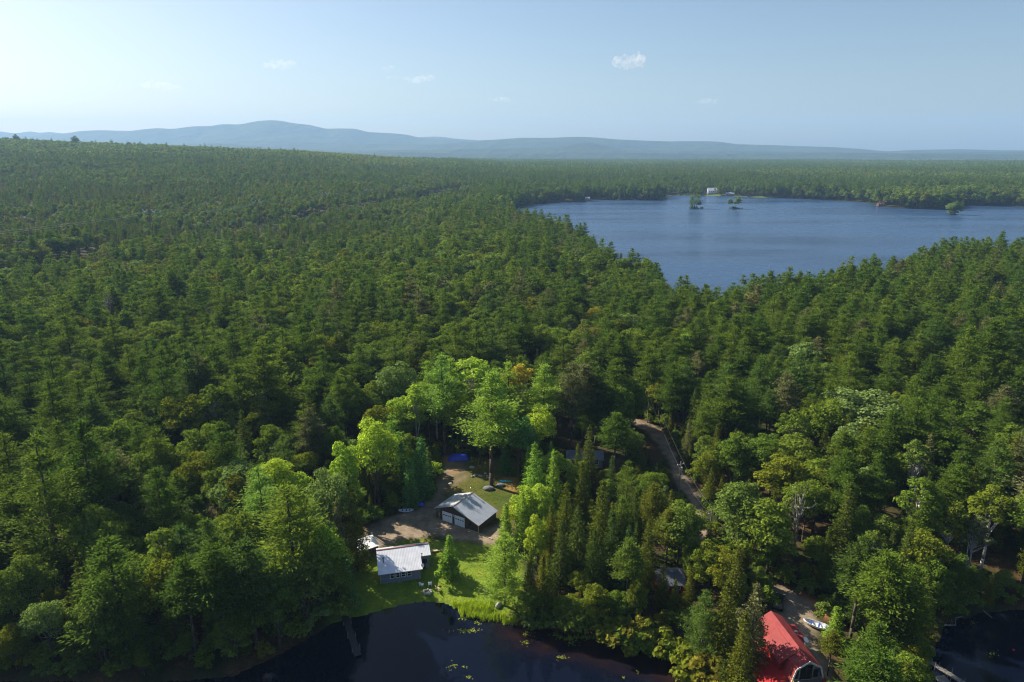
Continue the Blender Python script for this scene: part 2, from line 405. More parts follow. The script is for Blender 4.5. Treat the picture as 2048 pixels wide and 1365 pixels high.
nearf = fc(R_) < 300
k_road = nearf & (fc(road_d(GX, GY)) < 0) & (fc(road_d(GX, GY)) < 0)
k_dirt = nearf & ~k_road & (fc(sdf(GX, GY, DIRT) + wob * .6) > 0)
k_drv = nearf & ~k_road & (fc(sdf(GX, GY, DRV) + wob * .6) > 0)
k_lawn = nearf & ~k_dirt & (fc(sdf(GX, GY, LAWN) + wob * .6) > 0) & (fc(GD) > 0)
k_rest = ~(k_road | k_dirt | k_drv | k_lawn)
for nm, k in (('ground', k_rest), ('gravel_road', k_road), ('dirt_driveway', k_dirt), ('gravel_yard', k_drv), ('lawn', k_lawn)):
    tag(obj(nm, mesh_grid(nm, GX, GY, GZ, M['ground'], gattr, k)), kind='structure')

# water sheets (land stands above them everywhere else)
def water(name, x0, x1, y0, y1, step, m):
    xs = np.arange(x0, x1 + step, step); ys = np.arange(y0, y1 + step, step); X, Y = np.meshgrid(xs, ys)
    d = land(X, Y)
    tag(obj(name, mesh_grid(name, X, Y, np.zeros_like(X), m, dict(shallow=sstep(-9, -.5, d) * sstep(-8, 6, X) * sstep(56, 44, X)), fc(d) < 4 + step)), kind='structure')
water('cove_water', -160, 200, 20, 125, 1.0, M['cove'])
water('lake_water', -60, 1500, 250, 1330, 12.0, M['lake'])

# ------------------------------------------------------------------ mountains and far hills
def mtn_mat(nt, out):
    n1 = noise(nt, .0012, 6); n2 = noise(nt, .006, 5)
    c = ramp(nt, n1, [(.35, (.022, .036, .014)), (.65, (.045, .062, .02))])
    c = mixc(nt, ramp(nt, n2, [(.5, (0, 0, 0)), (.7, (.6, .6, .6))]), c, (.06, .075, .03))
    principled(nt, out, c, .95, spec=.05, bump=n2, bstr=1, bdist=60)
M['mountain'] = mat('mountain_forest', mtn_mat)
def ridge(name, D, depth, prof, seed, rough):
    prof = np.array(prof, float); n = 420
    px = np.linspace(prof[0, 0], prof[-1, 0], n)
    # smooth the polyline a little so that the shoulders are round
    py = np.interp(px, prof[:, 0], prof[:, 1]); k = np.ones(5) / 5
    py = np.convolve(np.pad(py, 2, 'edge'), k, 'valid')
    rows = 34; u = np.linspace(-1, 1, rows)
    X = np.zeros((rows, n)); Y = X.copy(); Z = X.copy()
    for i in range(n):
        p = atY(px[i], py[i], D); X[:, i] = p[0] * (1 + u * depth / D); Y[:, i] = D + u * depth; Z[:, i] = p[2]
    base = -60
    s = np.where(u < 0, 1 - np.abs(u) ** 1.25, 1 - np.abs(u) ** 1.5)[:, None]
    spur = fbm(X, Y, 1500 * rough, seed, 5) + .5 * np.abs(fbm(X, Y, 700 * rough, seed + 3, 4))
    Zs = base + (Z - base) * s
    Zs = Zs - np.maximum(0, (Z - base)) * .45 * np.abs(spur) * np.sin(np.pi * np.abs(u))[:, None]
    # no point of the front slope may rise above the skyline seen from the valley
    lim = (Z - H) * (Y / D) + H
    Zs = np.where(Y < D, np.minimum(Zs, np.maximum(lim - 4, base)), Zs)
    tag(obj(name, mesh_grid(name, X, Y, Zs, M['mountain'])), kind='structure')
ridge('far_mountains', 11900, 1000, [(-900, 268), (-400, 262), (-100, 266), (0, 262), (28, 267), (62, 262), (78, 266), (98, 263), (125, 267), (170, 268), (300, 272), (780, 276), (850, 274), (880, 273), (905, 277), (1050, 288)], 1, 1.0)
ridge('mountain_range', 10300, 1500, [(-300, 290), (60, 272), (135, 266), (160, 262), (200, 260), (262, 262), (290, 258), (316, 256), (345, 258), (370, 254), (392, 252), (420, 252), (444, 248), (480, 248.5), (505, 243), (520, 240.5), (545, 239), (562, 240.5), (590, 246), (620, 249), (650, 257), (680, 256.5), (710, 257), (735, 264), (780, 266), (815, 269), (838, 275), (880, 278), (945, 281), (1000, 279), (1030, 277), (1100, 283), (1300, 292)], 2, 1.0)
ridge('middle_ridge', 8700, 1300, [(150, 297), (350, 288), (520, 281), (700, 287), (860, 289), (940, 283), (1000, 278.5), (1040, 275.5), (1100, 276), (1150, 273.5), (1180, 274), (1230, 278.5), (1290, 281), (1340, 283), (1370, 282), (1440, 283), (1468, 288), (1540, 289.5), (1590, 292), (1660, 294), (1720, 298), (1772, 303), (1830, 300), (1930, 298.5), (1980, 300.5), (2060, 301), (2400, 299), (3000, 303)], 5, .8)
ridge('low_hills', 7300, 600, [(100, 300), (330, 292), (440, 286), (560, 296), (700, 301), (850, 300), (1000, 297), (1080, 296), (1120, 292), (1150, 287.5), (1175, 286), (1195, 287), (1220, 294), (1260, 300), (1500, 303), (1800, 306), (2100, 303), (2600, 304)], 8, .6)
ridge('near_hills', 6300, 450, [(100, 314), (500, 306), (800, 304), (950, 308), (1100, 304), (1400, 308), (1700, 306), (2000, 308.5), (2500, 308)], 11, .5)

# ------------------------------------------------------------------ trees: leaf meshes
def basis(t):
    t = t / np.linalg.norm(t, axis=-1, keepdims=True)
    r = RNG.normal(size=t.shape); b = np.cross(t, r); b /= np.linalg.norm(b, axis=-1, keepdims=True)
    return t, b
def leaves(c, t, L, Wd, lean=None):
    """quads at c, long axis t, random roll; L, Wd half sizes"""
    t, b = basis(t)
    if lean is not None:          # roll the blades so that they lie rather flat
        up = np.array([0, 0, 1.0]); fb = np.cross(up, t); nf = np.linalg.norm(fb, axis=-1, keepdims=True)
        fb = np.where(nf > .05, fb / np.maximum(nf, .05), b); b = b * (1 - lean) + fb * lean; b /= np.linalg.norm(b, axis=-1, keepdims=True)
    L = np.asarray(L)[..., None]; Wd = np.asarray(Wd)[..., None]
    return np.stack([c - t * L, c - b * Wd, c + t * L, c + b * Wd], 1)   # lozenge
def limb_pts(a, b, n, sag, wob_):
    s = np.linspace(0, 1, n)[:, None]; p = a + (b - a) * s; p[:, 2] += sag * np.sin(np.pi * s[:, 0]); p[1:-1] += RNG.normal(size=(n - 2, 3)) * wob_
    return p
def gen_pine(h, R, base=.28, levels=15, irr=.35, dense=1.35, flat=1.0, q=.245):
    Q = []; tb = MB(); top = h
    sway = RNG.normal(size=2) * .25
    tp = [(sway[0] * (k / 8) ** 2, sway[1] * (k / 8) ** 2, h * k / 8 * .985) for k in range(9)]
    tb.tube([(x, y, z - .25 * (i == 0)) for i, (x, y, z) in enumerate(tp)], [h * .0135 * (1 - k / 9) + .03 for k in range(9)], 8)
    for l in range(levels):
        f = base + (1 - base) * (l + RNG.random() * .5) / levels
        z0 = h * f; g = (f - base) / (1 - base)
        rad = R * (min(1, (1 - g) * 1.35 + .10) * (.55 + .45 * min(1, g * 4 + .25)))
        nb = RNG.integers(4, 7); a0 = RNG.random() * 6.28
        for k in range(nb):
            a = a0 + 6.283 * k / nb + RNG.normal() * .25; r = rad * (1 - irr * RNG.random() ** 1.5)
            if RNG.random() < .10 * irr * 3: continue
            rise = r * (.10 + .35 * g) + RNG.normal() * .15
            tip = np.array([math.cos(a) * r, math.sin(a) * r, z0 + rise]); root = np.array([0, 0, z0 - .1])
            if r > 1.2 and RNG.random() < .6: tb.tube([tuple(root), tuple((root + tip) / 2 + [0, 0, -.08 * r]), tuple(tip)], [.07, .045, .015], 4)
            nc = max(2, int(r * 1.7 * dense))
            for c in range(nc):
                s = .30 + .70 * (c + RNG.random() * .6) / nc
                p = root + (tip - root) * s; p[2] += (-.08 * r) * math.sin(3.14 * s)
                w = (.35 + .28 * r * s * .5) * flat ; n = int(15 * dense)
                off = RNG.normal(size=(n, 3)) * np.array([w, w, .10 + .015 * r]) 
                dirv = np.array([math.cos(a), math.sin(a), .35]) + RNG.normal(size=(n, 3)) * .55 + off * .4
                Q.append(leaves(p + off, dirv, q * (.7 + .6 * RNG.random(n)), q * .40 * (.7 + .6 * RNG.random(n)), .75))
    n = int(40 * dense)
    Q.append(leaves(np.array([tp[-1][0], tp[-1][1], h * .965]) + RNG.normal(size=(n, 3)) * [.3, .3, h * .02], RNG.normal(size=(n, 3)) * .5 + [0, 0, 1.2], np.full(n, q * .9), np.full(n, q * .3)))
    return np.concatenate(Q), tb
def gen_spruce(h, R, levels=30, q=.20, dense=1.35, bare=.06, rag=.25):
    Q = []; tb = MB(); tb.bar((0, 0, -.25), (0, 0, h * .97), h * .011 + .03, .02, 7)
    for l in range(levels):
        g = (l + RNG.random() * .6) / levels; z0 = h * (bare + (1 - bare) * g)
        rad = R * (1 - g) ** .82 * (.75 + .25 * min(1, g * 6)) + .12
        nb = max(4, int(8 - 3 * g)); a0 = RNG.random() * 6.28
        for k in range(nb):
            a = a0 + 6.283 * k / nb + RNG.normal() * .2; r = rad * (1 - rag * RNG.random())
            nc = max(2, int(r * 2.6 * dense))
            s = (.25 + .75 * (np.arange(nc) + RNG.random(nc)) / nc)
            n = 6
            s = np.repeat(s, n); m = len(s)
            p = np.stack([np.cos(a) * r * s, np.sin(a) * r * s, z0 - .22 * r * s + .14 * r * s * s], 1)
            w = .10 + .16 * r * (1 - .5 * s)[:, None]
            off = RNG.normal(size=(m, 3)) * w * [1, 1, .45]
            dirv = np.array([math.cos(a), math.sin(a), .02]) + RNG.normal(size=(m, 3)) * .5
            Q.append(leaves(p + off, dirv, q * (.6 + .7 * RNG.random(m)), q * .40 * (.7 + .6 * RNG.random(m)), .5))
    n = 24
    Q.append(leaves(np.stack([RNG.normal(size=n) * .07, RNG.normal(size=n) * .07, h * (.95 + .06 * RNG.random(n))], 1), RNG.normal(size=(n, 3)) * .4 + [0, 0, 1.3], np.full(n, q * .8), np.full(n, q * .25)))
    return np.concatenate(Q), tb
def gen_broad(h, R, base=.3, lobes=26, q=.26, n_leaf=200, limbs=7, gap=.0, lean=.0, multi=1):
    Q = []; tb = MB(); cz = h * (base + 1) / 2; hz = h * (1 - base) / 2
    cen = []; rads = []
    tries = 0; ph = RNG.random(3) * 6.28
    while len(cen) < lobes and tries < 6000:
        tries += 1
        v = RNG.normal(size=3); v /= np.linalg.norm(v); rr = RNG.random() ** .38
        if v[2] < -.5: continue
        az = math.atan2(v[1], v[0]); k = 1 + .22 * math.sin(2 * az + ph[0]) + .18 * math.sin(3 * az + ph[1] + 3 * v[2])
        wz = 1.0 - .25 * max(0, v[2])
        p = np.array([v[0] * R * rr * .82 * k * wz, v[1] * R * rr * .82 * k * wz, cz + v[2] * hz * rr * .86 * (1 + .14 * math.sin(2 * az + ph[2]))])
        r = R * (.17 + .17 * RNG.random() ** 1.3)
        if all(np.linalg.norm(p - c) > (r + q2) * .62 for c, q2 in zip(cen, rads)): cen.append(p); rads.append(r)
    for m in range(multi):
        o = RNG.normal(size=2) * (.35 if multi > 1 else 0)
        top = cen[RNG.integers(len(cen))] if multi > 1 else np.array([lean, 0, h * .8])
        pts = limb_pts(np.array([o[0], o[1], -.25]), np.array([top[0] * .4, top[1] * .4, h * .72]), 6, 0, .10)
        tb.tube([tuple(p) for p in pts], np.linspace(h * .013 + .03, .05, 6), 7)
    for c, r in zip(cen, rads):
        z0 = h * (base * .8 + .35 * RNG.random()); a = np.array([0, 0, z0])
        if RNG.random() < limbs / 26 * 1.3 + .15:
            pts = limb_pts(a, c, 4, -.3, .12); tb.tube([tuple(p) for p in pts], [.10, .07, .045, .02], 5)
        n = int(n_leaf * (r / (R * .34)) ** 1.9)
        v = RNG.normal(size=(n, 3)); v /= np.linalg.norm(v, axis=1, keepdims=True)
        v[:, 2] = np.abs(v[:, 2]) * .95 - .35 * (RNG.random(n) < .4)
        rad = r * (.72 + .42 * RNG.random(n) ** .7)[:, None]
        p = c + v * rad * [1.05, 1.05, .8]
        # the leaf blades face outwards and upwards, loosely
        nv = v * .8 + [0, 0, .5] + RNG.normal(size=(n, 3)) * .55
        t = np.cross(nv, RNG.normal(size=(n, 3))); t /= np.linalg.norm(t, axis=1, keepdims=True); b = np.cross(nv, t); b /= np.linalg.norm(b, axis=1, keepdims=True)
        L = (q * (.6 + .8 * RNG.random(n)))[:, None]
        Q.append(np.stack([p - t * L, p - b * L * .65, p + t * L, p + b * L * .65], 1))
    return np.concatenate(Q), tb
def thin(Q, keep, grow):
    i = RNG.permutation(len(Q))[:max(30, int(len(Q) * keep))]; q = Q[i]; c = q.mean(1, keepdims=True)
    return c + (q - c) * grow
def leafmesh(name, Q, m): return mesh_quads(name, Q, [m], None, dict(leaf=RNG.random(len(Q)), tree=np.zeros(len(Q))))

KIND = {}     # kind -> list of dict(h, r, Q, tb)
def reg(kind, h, r, pair): KIND.setdefault(kind, []).append(dict(h=h, r=r, Q=pair[0], tb=pair[1]))
for s in range(4): reg('pine', 20, 5.0, gen_pine(20, 5.3 - .35 * s, .18 + .07 * s, 11 + s, .42 + .06 * s, 1.6))
for s in range(3): reg('redpine', 19, 3.6, gen_pine(19, 3.7, .42 + .08 * s, 11, .2, 1.7, .95))
for s in range(4): reg('spruce', 14, 2.3, gen_spruce(14, 2.2 + .25 * s, 28 + s, rag=.2 + .08 * s))
for s in range(2): reg('fir', 9, 1.6, gen_spruce(9, 1.5 + .2 * s, 24, dense=1.5, rag=.15, bare=.02))
for s in range(5): reg('broad', 15, 4.2, gen_broad(15, 3.9 + .3 * s, .18 + .05 * s, 46 + 3 * s, .195, 320, multi=1 + (s % 2)))
for s in range(2): reg('birch', 16, 3.0, gen_broad(16, 3.2, .42 + .08 * s, 26, .19, 240, 12, multi=1 + s))
for s in range(2): reg('snag', 13, 2.6, gen_broad(13, 2.6, .35, 22, .13, 9, 40))
for s in range(2): reg('shrub', 2.6, 1.7, gen_broad(2.6, 1.7, .02, 16, .17, 110, 3, multi=2))

_mc = {}
def crown_mesh(kind, v, mkey):
    k = (kind, v, mkey)
    if k not in _mc: _mc[k] = leafmesh(f"{kind}_crown", KIND[kind][v]['Q'], M[mkey])
    return _mc[k]
def trunk_mesh(kind, v, bk):
    k = (kind, v, bk, 't')
    if k not in _mc: _mc[k] = KIND[kind][v]['tb'].mesh(f"{kind}_trunk", M[bk], True)
    return _mc[k]

# ------------------------------------------------------------------ trees: where they stand
def pip(x, y, poly):
    c = False; n = len(poly)
    for i in range(n):
        ax, ay = poly[i]; bx, by = poly[i - 1]
        if (ay > y) != (by > y) and x < (bx - ax) * (y - ay) / (by - ay) + ax: c = not c
    return c
# ground areas of which the view is open; a tree whose crown would stand in that view is left out
OPEN = [[(700, 1190), (742, 1175), (706, 1105), (700, 1072), (760, 1045), (800, 1028), (860, 1000), (884, 960), (884, 918), (955, 912), (1028, 960), (1012, 1005), (1006, 1050), (985, 1085), (960, 1100), (958, 1185), (1000, 1225), (985, 1260), (880, 1290), (760, 1290), (690, 1240)],
        [(1256, 846), (1270, 836), (1298, 848), (1312, 862), (1346, 915), (1380, 965), (1398, 1015), (1406, 1050), (1394, 1050), (1378, 1022), (1350, 968), (1324, 915), (1272, 866)],
        [(1512, 1258), (1530, 1215), (1545, 1175), (1600, 1180), (1640, 1225), (1648, 1262), (1655, 1290), (1700, 1365), (1510, 1365)],
        [(1050, 1262), (1200, 1290), (1320, 1312), (1340, 1340), (1360, 1400), (1050, 1400)],
        [(1133, 906), (1166, 906), (1166, 918), (1133, 918)], [(1195, 902), (1224, 902), (1224, 932), (1195, 932)],
        [(1318, 1178), (1350, 1178), (1350, 1186), (1318, 1186)], [(1785, 1098), (1812, 1098), (1812, 1116), (1785, 1116)], [(1840, 1300), (2048, 1300), (2048, 1400), (1840, 1400)]]
def blocks(X, Y, Z, h, r):
    for f in (.12, .3, .5, .7, .88, 1.0):
        w = r * (1.0 if f < .7 else .5)
        for s in (-.8, 0, .8):
            x, y, d = proj(X + s * w, Y, Z + h * f)
            for q, o in enumerate(OPEN):
                if (s == 0 or q in (0, 2)) and pip(x, y, o): return True
    return False

TREES = []   # dict(kind, var, mat, bark, x, y, z, rz, s, sz)
def add_tree(kind, mk, x, y, h, z=None, var=None, bk=None, hand=None, wide=1.0):
    v = RNG.integers(len(KIND[kind])) if var is None else var
    k = KIND[kind][v]; s = h / k['h']
    z = gz(x, y) if z is None else z
    bk = bk or dict(pine='bark', redpine='bark', spruce='bark', fir='bark', broad='bark', birch='birch', shrub='bark', snag='barkgrey')[kind]
    TREES.append(dict(kind=kind, var=int(v), mat=mk, bark=bk, x=x, y=y, z=z, rz=float(RNG.random() * 6.283), s=s * wide, sz=s, h=h, hand=hand))
def hand(kind, mk, bx, by, ty, label=None, **kw):
    """a tree seen one by one in the photograph: foot at bx, by and top at ty"""
    x, y, z = ground(bx, by)
    lo, hi = 1.0, 45.0
    for _ in range(30):
        m = (lo + hi) / 2
        if proj(x, y, z + m)[1] > ty: lo = m
        else: hi = m
    add_tree(kind, mk, x, y, lo, z, hand=label or True, **kw)
HAND = [
 ('pine', 'pine', 255, 1318, 1072, 'tall broad white pine with layered branches on the left shore of the dark cove', dict(wide=1.25, var=0)),
 ('redpine', 'pine', 395, 1322, 1115, None, {}), ('redpine', 'pine', 450, 1318, 1090, 'round topped dark green pine, left of a pair on the left shore of the cove', dict(wide=1.2)),
 ('redpine', 'pine', 515, 1300, 1074, 'round topped dark green pine, right of a pair on the left shore of the cove', dict(wide=1.1)),
 ('pine', 'olivepine', 598, 1232, 965, 'tallest yellow green pine at the left edge of the cabin clearing', dict(wide=1.2, var=1)),
 ('broad', 'pale', 110, 1330, 1203, 'small pale green tree alone in the dark lower left forest', dict(wide=.8)),
 ('fir', 'spruce', 160, 1325, 1195, None, {}), ('fir', 'spruce', 190, 1330, 1215, None, {}),
 ('broad', 'green', 215, 1335, 1180, None, {}), ('broad', 'olive', 350, 1270, 1110, None, {}), ('pine', 'pine', 130, 1180, 870, None, {}),
 ('pine', 'pine', 205, 1120, 840, None, dict(wide=1.1)), ('broad', 'olive', 440, 1040, 890, 'olive yellow round tree left of the clearing among dark pines', {}),
 ('broad', 'olive', 395, 1060, 920, None, {}), ('pine', 'pine', 545, 900, 680, 'tall dark white pine with drooping left branches above the olive trees', dict(wide=1.2)),
 ('broad', 'olive', 612, 985, 905, None, {}), ('birch', 'olive', 625, 900, 800, None, {}), ('broad', 'pale', 420, 890, 790, None, {}), ('pine', 'pine', 480, 990, 895, None, {}),
 ('pine', 'pine', 155, 790, 630, None, dict(wide=1.2)), ('pine', 'pine', 770, 760, 655, None, {}), ('pine', 'pine', 725, 830, 690, None, {}),
 # edge of the clearing, left
 ('broad', 'bright', 700, 1050, 880, 'big bright yellow green tree left of the garage drive', dict(wide=.72)),
 ('broad', 'bright', 758, 1020, 832, 'bright yellow topped tree leaning over the dark firs left of the garage', dict(wide=.7)), ('broad', 'pale', 728, 1000, 870, None, dict(wide=.7)),
 ('broad', 'pale', 668, 1130, 935, 'pale green tree behind the small shed left of the cabin', dict(wide=.75)), ('pine', 'brightglowneedle', 790, 985, 826, None, dict(wide=.8)),
 ('fir', 'bluespruce', 806, 985, 885, 'narrow blue green fir, leftmost of the firs beside the drive', {}), ('fir', 'bluespruce', 822, 1015, 918, 'blue green fir standing foremost beside the drive', dict(wide=1.1)),
 ('fir', 'bluespruce', 846, 995, 878, 'tallest blue green fir beside the drive', dict(wide=1.1)), ('fir', 'spruce', 860, 985, 905, None, {}), ('fir', 'bluespruce', 836, 1000, 900, None, {}),
 ('fir', 'spruce', 795, 1010, 930, None, {}), ('spruce', 'spruce', 780, 985, 880, None, {}), ('spruce', 'spruce', 755, 1000, 900, None, {}), ('spruce', 'spruce', 728, 1010, 900, None, {}),
 ('spruce', 'spruce', 716, 1142, 972, 'dark thin spruce in front of the small tin shed', dict(wide=.9, var=2)),
 ('spruce', 'greyneedle', 685, 1165, 1000, 'grey green spruce left of the cabin', dict(wide=.9)), ('fir', 'bluespruce', 697, 1215, 1105, None, {}),
 ('broad', 'bright', 655, 1215, 1040, None, dict(wide=.8)), ('broad', 'pale', 640, 1190, 1010, None, dict(wide=.8)), ('broad', 'green', 680, 1225, 1120, None, dict(wide=.8)), ('shrub', 'pale', 705, 1222, 1190, None, {}),
 ('shrub', 'green', 670, 1238, 1190, None, {}), ('shrub', 'pale', 640, 1250, 1200, None, {}), ('broad', 'green', 620, 1262, 1100, None, {}), ('broad', 'green', 560, 1290, 1130, None, {}),
 # behind the garage
 ('pine', 'brightglowneedle', 890, 912, 708, 'tall bright pine with bare lower trunk behind the blue tarp', dict(wide=.95, var=3)),
 ('pine', 'brightglowneedle', 860, 882, 722, 'tall bright pine with bare trunk left of the blue tarp', dict(wide=.9, var=3)),
 ('pine', 'brightglowneedle', 905, 888, 716, None, dict(wide=.85, var=3)), ('pine', 'brightglowneedle', 968, 893, 728, None, dict(wide=.85, var=2)), ('birch', 'bright', 875, 880, 745, None, {}), ('pine', 'brightglowneedle', 1018, 890, 722, None, dict(wide=.9, var=3)),
 ('spruce', 'spruce', 1346, 1238, 1158, None, {}), ('birch', 'bright', 836, 905, 768, 'white stemmed tree with thin yellowish crown left of the blue tarp', {}),
 ('birch', 'bright', 944, 880, 706, 'broad bright green tree with forked grey trunk behind the tarp', dict(wide=1.45)),
 ('pine', 'brightglowneedle', 983, 972, 742, 'very tall layered pine right of the rubble heap behind the garage', dict(wide=1.15, var=3)),
 ('birch', 'orange', 1040, 868, 724, 'tall tree with an orange yellow crown behind the clearing', dict(wide=1.1)),
 ('pine', 'brightglowneedle', 1085, 905, 728, 'broad bright pine at the right end of the lit stand behind the clearing', dict(wide=1.1)),
 ('broad', 'bright', 1075, 940, 815, None, dict(wide=.9)), ('pine', 'brightglowneedle', 1000, 860, 735, None, {}), ('broad', 'pale', 798, 860, 722, None, dict(wide=.9)), ('broad', 'bright', 1020, 900, 800, None, {}),
 ('redpine', 'greyneedle', 1142, 905, 722, None, {}), ('redpine', 'greyneedle', 1165, 890, 728, None, {}), ('redpine', 'spruce', 1190, 880, 740, None, {}),
 ('broad', 'bluespruce', 1040, 960, 830, None, dict(wide=.8)), ('pine', 'bluespruce', 960, 930, 800, None, {}), ('fir', 'bluespruce', 1010, 950, 880, None, {}),
 # right edge of the clearing
 ('spruce', 'brightglowneedle', 1068, 1050, 885, 'tall pointed spruce with bright left side, right of the garage', dict(wide=1.15)),
 ('spruce', 'brightglowneedle', 1105, 1040, 900, None, dict(wide=1.1)), ('fir', 'brightglowneedle', 1012, 1092, 1008, 'small bright spruce close to the right corner of the garage', dict(wide=1.2)),
 ('spruce', 'brightglowneedle', 1045, 1100, 985, None, dict(wide=1.1)), ('broad', 'bright', 1075, 1150, 1030, None, dict(wide=.7)), ('spruce', 'spruce', 1100, 1140, 1010, None, {}),
 ('pine', 'brightglowneedle', 1010, 1212, 1066, 'broad fluffy pine standing on the lawn at the right of the shore', dict(wide=1.3, var=0)),
 ('shrub', 'brightglowneedle', 895, 1160, 1112, 'bushy bright green shrub growing round the foot of the lone lawn tree', dict(wide=.62)),
 ('fir', 'brightglowneedle', 900, 1152, 1072, 'lone small conifer on the lawn between the cabin and the right pines', dict(wide=1.35)),
 ('spruce', 'spruce', 1060, 1235, 1110, None, {}), ('spruce', 'spruce', 1095, 1250, 1120, None, {}), ('broad', 'green', 1060, 1250, 1175, None, {}),
 # right half
 ('pine', 'brightglowneedle', 1362, 780, 655, 'bright feathery pine above the bend of the gravel road', dict(wide=.8)),
 ('redpine', 'pine', 1228, 960, 826, 'round olive pine left of the gravel road', dict(wide=1.3)), ('spruce', 'spruce', 1175, 985, 852, None, {}),
 ('pine', 'rust', 1215, 700, 668, 'small rusty dead conifer above the clearing', {}), ('redpine', 'greyneedle', 1302, 770, 682, None, dict(wide=.7)),
 ('broad', 'greyneedle', 1250, 540, 520, None, {}), ('broad', 'pale', 1600, 800, 680, None, dict(wide=1.2)), ('broad', 'greyneedle', 1770, 830, 752, None, {}),
 ('broad', 'pale', 1700, 920, 775, 'large pale crowned tree right of centre above the olive trees', dict(wide=1.5)), ('broad', 'pale', 1760, 930, 795, None, dict(wide=1.3)), ('broad', 'green', 1640, 930, 800, None, dict(wide=1.2)),
 ('broad', 'green', 1520, 985, 868, None, dict(wide=1.4)), ('broad', 'green', 1580, 1000, 870, None, dict(wide=1.4)), ('broad', 'olive', 1625, 1060, 935, 'brownish olive round tree in the middle of the right forest', dict(wide=1.2)), ('broad', 'olive', 1560, 1040, 905, None, dict(wide=1.3)),
 ('broad', 'green', 1525, 1150, 995, 'large green tree above the red roofed house, with upright shoots', dict(wide=1.2)), ('broad', 'green', 1475, 1120, 960, None, dict(wide=1.2)),
 ('spruce', 'spruce', 1678, 1130, 965, 'tall dark pointed spruce right of the large green tree', dict(wide=1.2)), ('pine', 'pine', 1730, 1090, 905, None, dict(wide=.7)),
 ('broad', 'olive', 1408, 1205, 1085, 'dense yellow green round tree below the end of the road', dict(wide=1.0)), ('broad', 'olive', 1440, 1215, 1100, None, dict(wide=.9)),
 ('spruce', 'greyneedle', 1494, 1352, 1165, 'half bare grey green spruce left of the red roofed house', dict(wide=1.1, var=3)),
 ('spruce', 'spruce', 1440, 1345, 1160, None, dict(wide=1.2)), ('spruce', 'spruce', 1322, 1218, 1128, None, {}), ('spruce', 'spruce', 1375, 1228, 1135, None, {}), ('spruce', 'spruce', 1120, 1185, 1042, None, dict(wide=1.15)), ('spruce', 'spruce', 1152, 1165, 1010, None, dict(wide=1.1)),
 ('spruce', 'spruce', 1185, 1200, 1060, None, dict(wide=1.15)), ('spruce', 'spruce', 1218, 1180, 1022, None, dict(wide=1.1)), ('spruce', 'spruce', 1252, 1205, 1052, None, dict(wide=1.15)), ('spruce', 'spruce', 1290, 1185, 1040, None, {}),
 ('spruce', 'spruce', 1130, 1120, 965, None, dict(wide=1.1)), ('spruce', 'spruce', 1200, 1120, 960, None, dict(wide=1.15)), ('spruce', 'spruce', 1265, 1130, 985, None, {}), ('redpine', 'spruce', 1300, 1115, 965, None, dict(wide=1.1)), ('spruce', 'spruce', 1160, 1060, 925, None, {}),
 ('fir', 'spruce', 1085, 1195, 1110, None, {}), ('redpine', 'spruce', 1330, 1160, 1020, None, {}), ('pine', 'pine', 1250, 1060, 920, None, dict(wide=.8)),
 ('pine', 'pine', 330, 700, 560, None, dict(wide=1.1)), ('pine', 'pine', 60, 980, 800, None, {}), ('pine', 'pine', 300, 1010, 850, None, {}), ('pine', 'pine', 640, 800, 640, None, {}), ('pine', 'pine', 1620, 720, 590, None, {}), ('pine', 'pine', 1480, 740, 610, None, {}),
 ('redpine', 'spruce', 1655, 1352, 1262, None, {}), ('shrub', 'olive', 1385, 1362, 1300, None, dict(wide=1.2)), ('shrub', 'olive', 1420, 1372, 1310, None, dict(wide=1.2)), ('pine', 'pine', 1400, 1330, 1180, None, {}),
 ('fir', 'brightglowneedle', 1664, 1292, 1214, 'small bright yellow green tree beside the gravel yard of the red roofed house', dict(wide=1.5)),
 ('redpine', 'pine', 1740, 1345, 1105, 'tall olive pine right of the small yellow green tree', dict(wide=1.15)), ('redpine', 'spruce', 1700, 1280, 1075, None, {}), ('pine', 'pine', 1790, 1340, 1130, None, {}), ('redpine', 'spruce', 1765, 1362, 1175, None, dict(wide=1.0)), ('spruce', 'spruce', 1800, 1368, 1215, None, {}), ('spruce', 'spruce', 1830, 1300, 1150, None, dict(wide=1.2)),
 ('broad', 'olive', 1835, 1200, 1065, None, dict(wide=1.1)), ('birch', 'olive', 1880, 1150, 1000, 'leaning white birch with thin olive crown at the right', dict(wide=1.3)), ('birch', 'olive', 1960, 1140, 965, None, dict(wide=1.2)),
 ('birch', 'green', 1815, 1130, 945, None, dict(wide=1.1)), ('pine', 'redpine' if False else 'pine', 1905, 850, 650, None, {}), ('redpine', 'pine', 1955, 830, 640, None, {}), ('redpine', 'pine', 1845, 790, 650, None, {}),
 # shore shrubs of the cove
 ('shrub', 'olive', 1220, 1285, 1225, 'yellow green alder bush, first on the right shore of the cove', {}), ('shrub', 'green', 1250, 1298, 1240, None, {}), ('shrub', 'olive', 1262, 1302, 1240, None, {}),
 ('shrub', 'green', 1290, 1308, 1258, None, {}), ('shrub', 'olive', 1312, 1306, 1245, None, {}), ('broad', 'green', 1130, 1262, 1190, None, {}), ('broad', 'green', 1165, 1272, 1195, None, {}), ('broad', 'olive', 1185, 1265, 1165, None, {}), ('broad', 'olive', 1270, 1262, 1155, None, dict(wide=.6)),
 ('shrub', 'green', 1350, 1330, 1280, None, {}), ('broad', 'green', 1235, 1255, 1180, None, {}), ('shrub', 'green', 1150, 1270, 1215, None, {}), ('shrub', 'green', 1100, 1262, 1215, None, {}), ('shrub', 'green', 1060, 1258, 1225, None, {}),
 # skyline
 ('broad', 'green', 148, 282, 271, 'lone tree standing up on the left skyline', dict(wide=1.3)), ('broad', 'green', 30, 279, 268, None, {}), ('broad', 'green', 257, 290, 284, None, {}),
]
